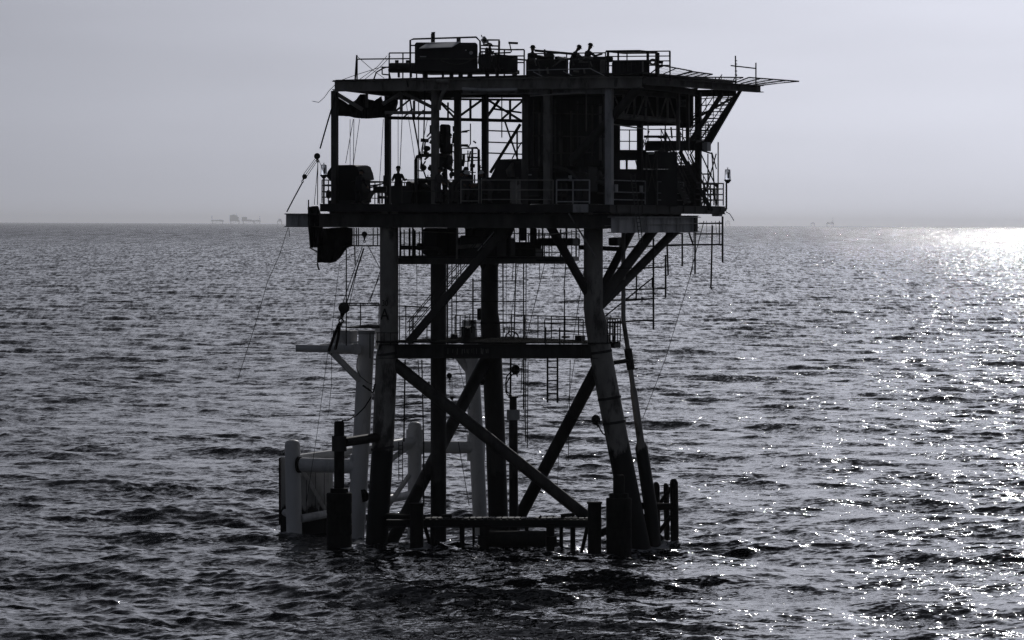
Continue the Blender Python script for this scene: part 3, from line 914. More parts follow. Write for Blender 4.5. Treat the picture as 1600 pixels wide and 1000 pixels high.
for y in (204, 222, 239):
    tube('girt', PF, [(762, y, 6.2), (816, y + 2, 6.2)], 2.0, 'dark')
tube('girt', PF, [(808, 205, 5.8), (808, 250, 5.8)], 2.4, 'dark')
# ---- top deck
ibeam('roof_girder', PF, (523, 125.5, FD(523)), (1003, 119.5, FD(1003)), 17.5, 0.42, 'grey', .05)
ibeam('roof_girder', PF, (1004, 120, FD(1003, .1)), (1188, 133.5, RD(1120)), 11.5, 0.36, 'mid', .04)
ibeam('roof_girder', PF, (723, 137.5, FD(723, .7)), (955, 136, FD(955, .7)), 10, 0.3, 'lite', .04)
ibeam('roof_girder', PF, (606, 142, 7), (1090, 138, 4.6), 12, .34, 'mid')
ibeam('roof_girder', PF, (640, 143, 11), (1150, 140, 9), 11, .34, 'mid')
ibeam('roof_girder', PF, (524, 126.5, FD(523, .3)), (640, 141, 9), 14, .34, 'mid')
for px in (600, 685, 765, 850, 925, 985):
    ibeam('roof_joist', PF, (px, 127, FD(px, .3)), (px + 100, 139, FD(px) + 7.4), 9, .2, 'dark')
plate('roof_plate', PF, [L(523, ZT - .17, FD(523, -.25)), L(1003, ZT + .05, FD(1003, -.3)), L(1150, ZT + .05, 5.6), L(1130, ZT + .05, 10.5), L(645, ZT - .1, 10.5)], (0, 0, 0.07), 'dark')
tube('roof_pipe', PF, [(681, 127, FD(681, -.3)), (702, 127, FD(702, -.3))], 7, 'grey')
tube('roof_pipe', PF, [(701, 134, FD(700, -.2)), (692, 145, FD(692, -.2)), (687, 160, FD(687, -.2)), (686, 172, FD(686, -.2))], 6, 'grey')
tube('roof_pipe', PF, [(723, 139, FD(723, -.3)), (760, 141, FD(760, -.3)), (808, 140, FD(808, -.3))], 5.5, 'lite')
# roof trusses
TR = lambda pts, w, m='mid': tube('truss_member', PF, pts, w, m)
f1 = lambda x: FD(x, .35)
for a, b, w, m in (((602, 176), (678, 176), 5.5, 'grey'), ((525, 146), (566, 171), 6.5, 'grey'), ((598, 163), (627, 145), 5.5, 'grey'), ((573, 144), (573, 168), 4.5, 'mid'), ((627, 145), (627, 176), 5, 'grey'), ((630, 145), (678, 169), 5.5, 'grey')):
    TR([(a[0], a[1], f1(a[0])), (b[0], b[1], f1(b[0]))], w, m)
for a, b, w in (((606, 154), (816, 156), 4), ((606, 184), (816, 189), 5.5), ((647, 157), (647, 186), 4), ((662, 172), (650, 186), 3), ((610, 180), (640, 156), 3.4), ((684, 156), (712, 186), 4), ((720, 180), (752, 157), 4.5), ((735, 156), (735, 187), 4), ((760, 184), (780, 156), 5), ((762, 156), (815, 189), 4.5), ((797, 156), (797, 188), 4), ((782, 188), (816, 158), 4), ((690, 160), (710, 176), 2.5), ((770, 170), (815, 176), 3.5), ((628, 186), (645, 170), 3)):
    TR([(a[0], a[1], 6.8), (b[0], b[1], 6.8)], w, 'dark')
for a, b, w in (((684, 186), (756, 188), 3), ((700, 160), (700, 188), 3), ((668, 150), (684, 172), 3)):
    TR([(a[0], a[1], 3.4), (b[0], b[1], 3.4)], w, 'dark')
# right face trusses and pipe
tube('header_pipe', PF, [(962, 181, RD(975)), (1060, 190, RD(1060))], 9, 'grey')
for i, x in enumerate((974, 991, 1009, 1027, 1043)):
    TR([(x, 148, RD(x)), (x, 184 + i, RD(x))], 3.6, 'grey')
for (a, b) in (((976, 184), (989, 150)), ((996, 182), (1007, 152)), ((1011, 152), (1022, 184)), ((1030, 186), (1041, 153)), ((1046, 153), (1056, 186)), ((960, 150), (974, 182))):
    TR([(a[0], a[1], RD(a[0], .1)), (b[0], b[1], RD(b[0], .1))], 2.4, 'grey')
boxp('added_dark_panel', PF, 946, 146, 1058, 197, 7.0, .12, 'box', .0)  # dark panel added for the shadowed interior behind the truss
boxp('added_dark_panel', PF, 956, 195, 969, 240, 2.6, .1, 'box', .0, turned=False)  # dark panel added to close the strip beside the column
boxp('added_dark_panel', PF, 1056, 258, 1088, 324, 8.2, .1, 'box', .0, turned=False)  # dark panel added behind the stairs
bar('hand_beam', PF, (1006, 213.5, 5.0), (1042, 213.5, 5.0), 3, 4, 'dark')
boxp('added_dark_panel', PF, 1062, 148, 1084, 200, 8.5, .12, 'box', .0)  # added dark panel continuing the shadowed interior
ibeam('roof_girder', PF, (958, 139, RD(965)), (1062, 146, RD(1050)), 8, .25, 'mid')
tube('catwalk_rod', PF, [(950, 193, -4), (1010, 202, 0)], 1.8, 'rail')
tube('catwalk_rod', PF, [(900, 163, -4.2), (1010, 168, -.4)], 1.5, 'dark')
tube('hung_rod', PF, [(828, 150, -4), (916, 145, -4.6)], 1.5, 'rail')
tube('hung_rod', PF, [(916, 130, -5.2), (916, 205, -4.4)], 1.8, 'grey')
tube('hung_rod', PF, [(735, 193, 4), (735, 225, 4), (731, 230, 4)], 1.6, 'dark')
tube('hung_rod', PF, [(784, 140, 3.5), (784, 215, 3.5)], 1.6, 'dark')
sb = boxp('sign', PF, 1062, 155.5, 1075.5, 167, 4.2, .03, 'lite', .0)
lettering(sb, '340', 1068.8, 161.3, 3.95, 6, yaw=R(-22), sx=.9)
# landing and stairs on the right
ibeam('stair_landing', PF, (1008, 222.5, 3.0), (1100, 222, 5.5), 13.5, .5, 'dark')
boxp('landing_end', PF, 1097, 222, 1112, 236, 5.2, .5, 'lite', .02)
boxp('landing_floor', PF, 1010, 220, 1108, 223.5, 5.6, 1.5, 'dark', .01)
tube('stair_stringer', PF, [(1157, 141, 7.4), (1104, 232, 6.2)], 6.5, 'dark')
stair(PF, (1128, 147, 6.6), (1078, 222, 5.6), (0.75, 0.65, 0), 15, 'dark', True, 6)
stair(PF, (1062, 236, 4.8), (1112, 330, 6.6), (-0.65, 0.9, 0), 17, 'dark', True, 6)
stair(PF, (1032, 232, 2.4), (1072, 318, 3.2), (0.2, 0.9, 0), 16, 'mid', True, 5)
for (a, b, w) in (((1078, 190, 6), (1150, 150, 8), 4), ((1108, 205, 6.6), (1120, 190, 6.8), 3), ((1110, 195, 7.6), (1080, 240, 6.6), 2), ((1096, 235, 6.4), (1112, 240, 7), 2)):
    tube('diagonal', PF, [a, b], w, 'dark')
railing(PF, [L(1012, zof(221), 5.4), L(1066, zof(221), 4.8)], step=.9, mat='dark', rails=(1, .66, .33), w=1.8)
railing(PF, [L(1066, zof(221), 7.0), L(1106, zof(221), 6.2)], step=.7, mat='dark', rails=(1, .66, .33), w=1.6)
railing(PF, [L(966, zof(236), 3), L(1000, zof(236), 3)], step=.6, mat='dark', rails=(1, .5), w=1.6)
for (a, b) in (((1106, 240), (1106, 332)), ((1122, 222), (1122, 330)), ((1112, 238), (1119, 330)), ((1119, 240), (1096, 322)), ((1095, 240), (1119, 292)), ((1078, 240), (1105, 300))):
    tube('stair_hanger', PF, [(a[0], a[1], 8.2), (b[0], b[1], 8.2)], 1.8, 'dark')
for y in range(152, 222, 11):
    tube('cage_hoop', PF, [(1150 - (y - 142) * .56, y, 7.2), (1118 - (y - 142) * .56, y + 1, 6.6), (1094 - (y - 142) * .3, y + 3, 6.0)], 1.4, 'dark')
# ---- safety nets round the top deck
def net(c, nx, ny):
    """c: four corners (px,py,d): inner start, inner end, outer end, outer start"""
    A, B, C_, D_ = [V(p) for p in c]
    bm = bmesh.new(); add_tube(bm, [A, D_, C_, B], .035, 6)
    o = part('safety_net', PF, finish(bm, True), 'dark')
    for i in range(1, nx):
        bm = bmesh.new(); add_tube(bm, [A.lerp(B, i / nx), D_.lerp(C_, i / nx)], .028, 5)
        part('net_rib', o, finish(bm), 'dark')
    bm = bmesh.new()
    k = int((B - A).length / .16)
    for i in range(1, k):
        add_tube(bm, [A.lerp(B, i / k), D_.lerp(C_, i / k)], .0055, 3, False)
    k = int((D_ - A).length / .16)
    for i in range(1, k):
        add_tube(bm, [A.lerp(D_, i / k), B.lerp(C_, i / k)], .0055, 3, False)
    s_ = part('net_mesh', o, finish(bm), 'rope'); s_['kind'] = 'stuff'
net([(1012, 118, RD(1006)), (1043, 121, RD(1025)), (1081, 111, RD(1025)), (1033, 102, RD(1006))], 2, 1)
net([(1045, 121, RD(1026)), (1082, 126, RD(1050)), (1113, 116, RD(1050)), (1083, 112, RD(1026))], 3, 1)
net([(1092, 128, RD(1056)), (1140, 129, RD(1085)), (1161, 121, RD(1085)), (1076, 120.5, RD(1056))], 2, 1)
net([(1148, 129.5, RD(1092)), (1184, 134, RD(1120)), (1248, 127, RD(1120)), (1170, 121, RD(1092))], 4, 1)
mast = tube('antenna_mast', PF, [(1149, 87, 7), (1150, 130, 7)], 1.9, 'dark')
tube('antenna_mast', PF, [(1181, 98, 8.2), (1181, 132, 8.2)], 1.9, 'dark')
tube('antenna_arm', mast, [(1142, 102.5, 7), (1181, 107, 8.2)], 1.7, 'dark')
for y in (95, 100, 104, 111, 117):
    tube('antenna_clamp', mast, [(1148, y, 7), (1152, y, 7)], 1.2, 'dark')
# top deck railings and posts
railing(PF, [L(557, ZT - .1, FD(557, .4)), L(640, ZT - .1, FD(640, .4))], h=.98, step=9, mat='dark', rails=(1.0,), w=2)
tube('rail_post', PF, [(557.5, 86, FD(557, .4)), (555, 124, FD(557, .4))], 2.2, 'dark')
railing(PF, [L(607, ZT, 2.5), L(650, ZT, 2.2)], h=1.25, step=.65, mat='dark', rails=(1.0,), w=2)
railing(PF, [L(787, ZT, .5), L(818, ZT, .3)], h=1.35, step=1.0, mat='dark', rails=(1.0, .78, .55), w=2.2)
railing(PF, [L(824, ZT, FD(824, .5)), L(945, ZT, FD(945, .5))], h=1.05, step=1.9, mat='mid', rails=(1.0, .72), w=1.8)
railing(PF, [L(945, ZT, FD(945, 1)), L(1046, ZT, FD(1046, 1.2))], h=1.12, step=1.0, mat='dark', rails=(1.0, .8, .6, .42), w=1.8)
tube('rail_post', PF, [(1046, 81, -4.0), (1047, 126, -4.0)], 1.8, 'dark')
# light roof frame rails in front (fallen handrail)
tube('loose_rail', PF, [(824, 110, FD(824, -.3)), (924, 107, FD(924, -.3))], 1.2, 'lite')
for (a, b) in (((833, 112), (847, 119)), ((880, 111), (894, 118)), ((923, 107.5), (944, 118))):
    tube('loose_rail', PF, [(a[0], a[1], FD(a[0], -.3)), (b[0], b[1], FD(b[0], -.3))], 1.2, 'lite')
# stub outrigger at the left end of the girder
tube('outrigger_post', PF, [(482, 312, FD(482, -.2)), (482, 335, FD(482, -.2))], 1.8, 'dark')

# ================================================================== pale frame behind: a well protector of thick tubes
WP = root('well_protector', 555, 850, 5.0, 'pale painted frame of thick tubes with side plates standing in the water behind the platform', 'steel frame')
def capped(px0, y0, px1, y1, d, w, m='pale'):
    pts = [(px0, y0, d), (px0, y0 + w * .06, d), (px0, y0 + w * .16, d), (px0, y0 + w * .34, d), (px1, y1, d)]
    return tube('post', WP, pts, [w * .35, w * .72, w * .92, w, w], m)
capped(457, 687, 461, 900, 5.0, 25)
capped(648, 659, 648, 900, 11.5, 23)
p2 = tube('post', WP, [(573, 519, 4.0), (571, 560, 4.0), (565, 680, 4.0), (555, 850, 4.0), (552, 900, 4.0)], [26, 26, 27, 28, 28], 'pale')
tube('flange', p2, [(573, 516, 4.0), (573, 522, 4.0)], 28, 'plate')
p4 = tube('post', WP, [(733, 500, 12), (737, 560, 12), (744, 680, 12), (752, 850, 12), (754, 890, 12)], 24, 'pale')
for pts, w in (([(466, 726, 4.8), (562, 729, 4.0)], 23), ([(452, 719, 5.4), (640, 694, 11.3)], 16), ([(600, 697, 9), (648, 689, 11.5)], 16), ([(650, 698, 11.5), (742, 699, 12)], 20), ([(472, 810, 5.0), (556, 795, 6)], 13), ([(444, 800, 5.6), (458, 808, 5.2)], 11), ([(556, 790, 4.4), (646, 772, 11)], 14), ([(600, 726, 10), (646, 692, 11.4)], 9),
               ([(640, 742, 9), (600, 800, 8)], 8), ([(712, 552, 11.8), (737, 585, 12)], 13)):
    tube('tube_brace', WP, pts, w, 'pale')
for (x, y, d, w) in ((560, 729, 3.7, 26), (648, 690, 11.2, 26), (744, 699, 11.8, 28)):
    tube('joint_can', WP, [(x, y - w * .75, d + .4), (x, y + w * .75, d + .4)], w + 2.2, 'pale')
tube('rust_ring', WP, [(466, 726, 4.75), (470, 726, 4.7)], 26, 'growth')
tube('rust_ring', WP, [(566, 775, 3.6), (570, 774, 3.7)], 20, 'growth')
# side plates in the left bay, separate sheets with open seams
for i, (x0, x1) in enumerate(((438, 455), (456, 478), (479, 492.5), (493.3, 506), (507, 520))):
    plate('side_plate', WP, [(x0, 714 + .4 * i, 6.6), (x1, 714.5 + .4 * i, 6.6), (x1, 838, 6.6), (x0, 838, 6.6)], (0, .05, 0), 'plate')
boxp('backing_plate', WP, 440, 722, 519, 835, 6.75, .05, 'growth', .0, turned=False)
tube('plate_edge', WP, [(437, 715, 6.5), (437, 820, 6.5)], 3, 'growth')
plate('gusset_plate', WP, [(478, 738, 6.3), (512, 798, 6.3), (508, 802, 6.3), (474, 742, 6.3)], (0, .06, 0), 'plate')
# arm at the top with its bracket
dome_tank('arm', WP, (462, 544, 3.0), (520, 545, 3.2), 12, 'pale')
tube('arm', WP, [(513, 546, 3.1), (560, 545, 3.6)], [15, 17], 'pale')
tube('arm_stub', WP, [(556, 545.5, 2.7), (556, 545.5, 3.9)], 18, 'pale')
tube('arm_brace', WP, [(518, 549, 3.2), (562, 594, 3.8)], 11, 'pale')
boxp('arm_bracket', WP, 519, 516, 558, 537, 4.2, .8, 'plate', .03)
boxp('arm_bracket', WP, 586, 513, 600, 545, 4.6, .4, 'plate', .02)
plate('arm_walkway', WP, [(500, 538, 4.0), (560, 533, 4.0), (560, 536, 4.0), (500, 541, 4.0)], (0, .7, 0), 'pale')
tube('service_line', WP, [(558, 560, 3.4), (557, 575, 3.3), (563, 588, 3.3), (575, 598, 3.1), (582, 600, 2.8)], 1.1, 'rope')

# ================================================================== far rigs in the haze
def far_rig(name, label, px, w_px, h_px, mods, mast=None, boom=None, d=52000.0):
    s = (d + 200) / F_PX
    zb = 0.0
    hz = HORIZON + (px - 800) * math.tan(ROLL)
    r_ = root(name, px, hz, d, label, 'oil rig', None)
    r_.location.z = 0.0
    X0 = r_.location.x
    lift = 4.0 * s
    def bx(nm, x0, x1, z0, z1, dp=40, m='mid'):
        bm = bmesh.new()
        a = Vector((X0 + x0 * s, d - dp / 2, z0 * s)); b = Vector((X0 + x1 * s, d + dp / 2, z1 * s))
        add_hexa(bm, [Vector((a.x, a.y, a.z)), Vector((b.x, a.y, a.z)), Vector((b.x, b.y, a.z)), Vector((a.x, b.y, a.z)), Vector((a.x, a.y, b.z)), Vector((b.x, a.y, b.z)), Vector((b.x, b.y, b.z)), Vector((a.x, b.y, b.z))])
        return part(nm, r_, finish(bm), m)
    for k in range(4):                        # legs
        x = -w_px / 2 * .8 + w_px * .8 * (k % 2)
        bx('leg', x - .6, x + .6, -0.1, 4.3, 8)
        bm = bmesh.new()
        add_tube(bm, [Vector((X0 + (-.4 * w_px) * s, d + (k - 2) * 9, .5 * s)), Vector((X0 + .4 * w_px * s, d + (k - 2) * 9, 4.0 * s))], .2 * s, 5)
        part('brace', r_, finish(bm), 'mid')
    bx('deck', -w_px / 2, w_px / 2, 4, 5.6, 60)
    for (x0, x1, z0, z1) in mods:
        m_ = bx('module', x0, x1, z0, z1, 44)
    if mast:
        x, z0, z1 = mast
        for sx in (-.8, .8):
            bm = bmesh.new(); add_tube(bm, [Vector((X0 + (x + sx) * s, d, z0 * s)), Vector((X0 + (x + sx * .3) * s, d, z1 * s))], .22 * s, 5)
            part('mast', r_, finish(bm), 'mid')
        for k in range(4):
            z = z0 + (z1 - z0) * (k + .5) / 4
            bx('mast_tie', x - .6, x + .6, z, z + .25, 4)
    if boom:
        bm = bmesh.new(); add_tube(bm, [Vector((X0 + boom[0] * s, d, boom[1] * s)), Vector((X0 + boom[2] * s, d, boom[3] * s))], .25 * s, 5)
        part('boom', r_, finish(bm), 'mid')
far_rig('far_rig', 'largest hazy rig on the horizon with a tall square block', 367, 16, 14, ((-8, 4, 5.6, 13.5), (3, 6, 5.6, 11), (-5, 0, 13.5, 14.6)), (2, 14, 16.5), (6, 8, 11, 6.5))
far_rig('far_rig', 'hazy low rig with a flat block beside the tallest rig on the horizon', 388, 20, 10, ((-10, -2, 5.6, 11), (-2, 5, 5.6, 7)), None, (5, 6, 10, 6))
far_rig('far_rig', 'hazy rig with a thin upright tower at its end on the horizon', 402, 10, 9, ((-3, 3, 5.6, 6.4),), (4, 5.6, 12.5), None)
far_rig('far_rig', 'faint low rig with a thin flare mast and long bridge on the horizon', 340, 20, 8, ((2, 7, 5.6, 6.6), (-2, 0, 5.6, 6.2)), (-9, 5, 13), (-9, 6, 8, 6))
far_rig('far_rig', 'small squat hazy rig beside the end of the lifting beam', 437, 8, 7, ((-2, 2.5, 5.6, 8.6),), None, None)
far_rig('far_rig', 'hazy rig with a slender derrick alone on the open horizon', 1297, 12, 12, ((-5, 1, 5.6, 6.8), (2, 5, 5.6, 8)), (4.4, 6, 15), None, 62000.0)
far_rig('far_rig', 'tiny faint rig under the right corner lantern on the horizon', 1137, 8, 8, ((-4, 4, 6.6, 7.6), (-1, 1.5, 7.6, 9)), None, None, 62000.0)
far_rig('far_rig', 'very faint flat rig beside the derrick rig on the horizon', 1270, 7, 5, ((-1, 2, 5.6, 6.2),), None, None, 70000.0)

# ================================================================== equipment on the top deck
zt = ZT + .07
GEN = root('generator_set', 700, 119, -0.5, 'long dark generator enclosure with a sloping visor and roof frame on the top deck', 'generator')
boxp('enclosure', GEN, 648, 66, 746, 113, -.05, 2.2, 'box', .08, turned=False)
plate('visor', GEN, [(655, 76, -.75), (706, 74, -.75), (719, 66, .1), (668, 67.5, .1)], (0, .03, .03), 'pale')  # pale colour stands in for sky reflected on the visor
boxp('skid', GEN, 640, 108, 812, 114.5, FD(640, 1.5), 2.4, 'dark', .02)
for x in (660, 690, 702, 716, 730, 758, 774, 800):
    boxp('skid_foot', GEN, x, 114, x + random.uniform(4, 9), 121, FD(x, 1.7), 0.2, 'dark', .01)
tube('exhaust_stack', GEN, [(676.5, 66, 0.6), (676.5, 53, .6), (676.5, 52.5, .6)], [6.5, 6.5, 5], 'dark')
tube('exhaust_cap', GEN, [(674, 51.5, .6), (680, 51, .6)], 2.4, 'dark')
tube('roof_frame', GEN, [(641, 110, .2), (641, 63, .2), (646, 61, .2), (744, 58, -1.2)], 3, 'dark')
tube('roof_frame', GEN, [(641, 71, .2), (650, 71, .2)], 2, 'dark')
tube('roof_frame', GEN, [(744, 58, -1.2), (750, 64, -1.2), (751, 110, -1.2)], 3, 'dark')
tube('roof_frame', GEN, [(762, 62.5, -.6), (780, 62.5, -.8), (780, 75, -.8)], 3, 'dark')
for (a, b, w) in (((752, 71), (780, 72), 2.6), ((752, 76), (800, 78), 2.6), ((780, 64), (779, 110), 3.4), ((758, 84), (798, 82), 2.2), ((765, 70), (765, 108), 2.4)):
    tube('roof_frame', GEN, [(a[0], a[1], -.9), (b[0], b[1], -1.1)], w, 'dark')
boxp('frame_joint', GEN, 713, 59, 720, 67, .2, .3, 'dark', .02)
boxp('engine_block', GEN, 748, 86, 809, 113, FD(748, 1.2), 1.4, 'box', .06, turned=False)
boxp('engine_block', GEN, 757, 74, 768, 90, FD(757, 1.4), 1.0, 'dark', .05)
boxp('side_sill', GEN, 648, 90.5, 746, 92.5, -.16, .1, 'mid', .0, turned=False)
tube('hose', GEN, sag((687, 93, -.2), (728, 98, -.2), .14) + [V((745, 89, -.3)), V((757, 88, -1.0))], 1.6, 'mid')
for (x, y, r0) in ((728, 78.5, 1.3), (736, 82.5, 3)):
    tube('gauge', GEN, [(x, y, -.14), (x, y, -.04)], r0 * 2, 'lite')
boxp('name_plate', GEN, 656, 87.5, 666, 89.2, -.1, .06, 'lite', .0, turned=False)

FL = root('floodlight', 756, 66, -.6, 'pale tilted floodlight head above the engine end of the generator', 'floodlight')
for (nm, pts, w, m) in (('lamp_head', [(751.5, 61, -.6), (754, 58.5, -.6), (760, 66.5, -.6), (757, 68, -.6)], 0, 'panel'),):
    plate(nm, FL, [(751, 62, -.7), (757.5, 56.5, -.7), (764, 65, -.7), (755, 69, -.7)], (0, .22, 0), m)
plate('lamp_glass', FL, [(754, 62.5, -.74), (757.5, 59.5, -.74), (760.5, 64, -.74), (757, 65.5, -.74)], (0, .03, 0), 'dark')
tube('lamp_hood', FL, [(752, 54.5, -.6), (753, 58, -.6), (758, 57.5, -.6)], 1.5, 'dark')
tube('bracket', FL, [(760, 66, -.6), (768, 69, -.6), (770, 73, -.6)], 2, 'mid')

TK = root('air_tank', 631, 119, 1.5, 'dark horizontal pressure tank with rounded ends beside the generator', 'tank')
dome_tank('shell', TK, (611, 106, 1.9), (672, 106, 1.0), 16, 'dark')
for x in (621, 640):
    boxp('saddle', TK, x, 112, x + 4, 121, 1.6, .5, 'dark', .01)
for x in (620, 637):
    tube('nozzle', TK, [(x, 98, 1.7), (x, 94, 1.7)], 6, 'dark')
tube('outlet_pipe', TK, [(612, 106, 1.9), (604, 105, 1.9), (598, 107, 1.9), (588, 113, 1.9), (584, 124, 1.9)], 2, 'dark')
for (a, b) in (((597, 105), (610, 105)), ((597, 105), (597, 116)), ((597, 116), (608, 117)), ((607, 108), (610, 123))):
    tube('valve_pipe', TK, [(a[0], a[1], 1.8), (b[0], b[1], 1.8)], 1.8, 'dark')

EB = root('equipment_skid', 880, 119, -1.5, 'jumbled dark machinery boxes and pipes the three helmeted workers stand behind', 'machinery')
for (x0, y0, x1, y1, off, dp, m) in ((822, 92, 888, 119, 1.2, 1.5, 'box'), (890, 94, 941, 119, 1.4, 1.5, 'box'), (826, 90, 836, 99, .9, .6, 'mid'), (900, 88, 958, 96, 1.6, 1.0, 'dark'), (938, 93, 948, 119, 1.2, 1.0, 'grey'), (850, 84, 866, 93, 1.4, .8, 'dark')):
    boxp('housing', EB, x0, y0, x1, y1, FD(x0, off), dp, m, .05, turned=False)
tube('manifold', EB, [(836, 79, -1), (893, 84, -2)], 4.4, 'dark')
for (a, b, w, m) in (((851, 77, -1.4), (851, 92, -1.4), 3, 'dark'), ((872, 90, -3), (882, 93, -3.2), 5, 'grey'), ((878, 93, -3.2), (864, 104, -3.0), 2, 'grey'), ((835, 92, -3.0), (838, 103, -3.0), 1.6, 'grey'), ((903, 92, -3.4), (908, 95, -3.4), 2, 'grey'), ((908, 95, -3.4), (916, 88, -3.4), 2, 'grey'), ((922, 96, -3.6), (925, 104, -3.6), 1.6, 'grey'), ((800, 92, -2.4), (824, 94, -2.6), 3, 'mid'), ((904, 97, -3.4), (919, 97, -3.4), 1.6, 'grey')):
    tube('pipe', EB, [a, b], w, m)
for i in range(30):
    random.seed(700 + i)
    x = random.uniform(822, 940); y = random.uniform(84, 114)
    dx, dy = random.choice(((random.uniform(5, 20), random.uniform(-2, 3)), (random.uniform(-3, 3), random.uniform(4, 14))))
    tube('pipe', EB, [(x, y, FD(x, .9)), (x + dx, min(118, y + dy), FD(x, .9))], random.choice((1.4, 2.2, 3.4)), random.choice(('dark', 'dark', 'mid', 'grey')))
for (x0, y0, x1, y1) in ((838, 86, 850, 95), (866, 88, 884, 94), (905, 90, 930, 96), (824, 98, 830, 119)):
    boxp('housing', EB, x0, y0, x1, y1, FD(x0, 1.6), .8, 'dark', .04)
for i in range(26):
    random.seed(800 + i)
    x = random.uniform(746, 800); y = random.uniform(66, 108)
    dx, dy = random.choice(((random.uniform(5, 22), random.uniform(-3, 3)), (random.uniform(-4, 4), random.uniform(5, 18))))
    tube('engine_pipe', GEN, [(x, y, FD(x, 1.1)), (x + dx, min(114, y + dy), FD(x, 1.1))], random.choice((1.6, 2.4, 4.0)), random.choice(('dark', 'dark', 'mid')))
TB = root('tool_container', 985, 119, -4.5, 'plain dark steel container with a flat canopy above it by the net corner', 'container')
boxp('body', TB, 957, 95, 1015, 119, FD(957, .9), 1.6, 'box', .05, turned=False)
boxp('corner_post', TB, 1003, 96, 1006, 118, FD(1003, .85), .1, 'grey', .0)
boxp('canopy', TB, 946, 78.5, 1030, 81.5, FD(946, .8), 2.2, 'dark', .02)
for x in (950, 966, 1012, 1025):
    tube('canopy_post', TB, [(x, 80, FD(x, 1.4)), (x, 120, FD(x, 1.4))], 4 if x in (950, 1012) else 3, 'dark')
for k in range(7):
    boxp('rib', TB, 962 + k * 6, 97, 963.2 + k * 6, 117.5, FD(962 + k * 6, .87), .06, 'dark', .0)
boxp('top_edge', TB, 957, 94, 1015, 96, FD(957, .86), .1, 'mid', .0)
HR = root('cable_reel', 1026, 119, -4.6, 'small cable reel with loose coils beside the canopy at the net corner', 'reel')
for r_ in (5.5, 4.4, 3.4):
    pts = [V((1020 + r_ * math.cos(t / 12 * 2 * math.pi), 97 + r_ * .85 * math.sin(t / 12 * 2 * math.pi), -4.5)) for t in range(13)]
    tube('coil', HR, pts, 1.6, 'grey')
boxp('bracket', HR, 1025, 82, 1031, 120, -4.5, .2, 'dark', .02)
tube('hub', HR, [(1028, 96, -4.6), (1036, 98, -4.6)], 5, 'dark')
tube('hub', HR, [(1030, 104, -4.6), (1036, 102, -4.6)], 5, 'dark')

# ================================================================== equipment on the main deck
zm = ZM
CB = root('switchgear_cabin', 880, 319, 0.0, 'tall dark ribbed cabin standing between the middle columns of the main deck', 'cabin')
boxp('body', CB, 823, 150, 958, 262, FD(823, 3.0), 1.2, 'box', .06)
for k in range(13):
    x = 833 + k * 8.4
    boxp('rib', CB, x, 158, x + 3.4, 258, FD(x, 2.93), .1, 'box', .01)
for (x0, y0, x1, y1) in ((873, 205, 880, 238), (892, 205, 897, 235), (907, 214, 918, 240)):
    boxp('door_panel', CB, x0, y0, x1, y1, FD(x0, 2.88), .06, 'mid', .01)
boxp('plinth', CB, 823, 262, 960, 319, FD(823, 3.2), 1.2, 'box', .03)
LM = root('compressor_unit', 860, 319, -2.6, 'low dark compressor housing with pale plate behind the bright guard rail', 'compressor')
boxp('housing', LM, 813, 262, 864, 318, FD(813, .9), 1.6, 'box', .06)
boxp('housing', LM, 866, 266, 905, 318, FD(866, 1.1), 1.4, 'box', .06)
boxp('housing', LM, 905, 260, 935, 300, FD(905, 1.2), 1.2, 'box', .06)
boxp('name_plate', LM, 824, 272, 832, 274, FD(824, .86), .04, 'lite', .0)
boxp('cover_plate', LM, 888, 274, 894, 283, FD(888, .98), .05, 'panel', .0)
boxp('side_panel', LM, 898, 270, 921, 312, FD(898, .98), .06, 'mid', .01)
for x in (876, 884):
    boxp('grille_bar', LM, x, 286, x + 3, 312, FD(x, 1.05), .06, 'mid', .0)
tube('duct', LM, [(866, 260, -2.6), (885, 265, -3), (893, 270, -3), (905, 285, -3.2)], 5, 'mid')
tube('duct', LM, [(936, 268, -3.3), (938, 277, -3.4), (934, 283, -3.4), (950, 290, -3.8)], 7, 'mid')
CT = root('control_room', 1005, 322, 2.0, 'dark box cabin with two see-through openings beside the bright corner column', 'cabin')
def cab(x0, y0, x1, y1, d=1.4, dp=.12):
    boxp('wall_panel', CT, x0, y0, x1, y1, d - (x0 - 957) * 0, dp, 'box', .0, turned=False)
cab(957, 237, 1058, 250.5); cab(957, 264, 1058, 322); cab(957, 250.5, 969, 264); cab(977.5, 250.5, 981, 264); cab(994.5, 250.5, 1058, 264)
boxp('roof', CT, 955, 234, 1010, 238, 1.2, 1.6, 'dark', .02, turned=False)
boxp('floor_frame', CT, 957, 316, 1058, 322, 1.5, 1.6, 'dark', .02, turned=False)
tube('window_frame', CT, [(993, 251, 1.35), (996, 262, 1.35)], 1.6, 'dark')
boxp('roof_light', CT, 1012, 237, 1023, 241, 1.0, .5, 'panel', .05, turned=False)
for x in (1010, 1026):
    tube('corner_post', CT, [(x, 238, .8), (x, 320, .8)], 3, 'mid')
tube('cross_rod', CT, [(1012, 240, .7), (1025, 300, .7)], 1.4, 'mid'); tube('cross_rod', CT, [(1025, 240, .7), (1012, 300, .7)], 1.4, 'mid')
WN = root('winch_housing', 540, 318, 1.4, 'black hooded winch housing at the end of the main deck by the corner lantern', 'winch')
plate('hood', WN, [(510, 276, 1.2), (512, 268, 1.2), (518, 260, 1.2), (523, 258, 1.2), (552, 257.5, 1.2), (557, 260, 1.2), (561, 270, 1.2), (563, 280, 1.2), (548, 284, 1.2), (516, 283, 1.2)], (.6, 1.8, 0), 'tarp')
plate('body', WN, [(519, 282, 1.4), (560, 279, 1.4), (562, 316, 1.4), (519, 316, 1.4)], (.5, 1.5, 0), 'black')
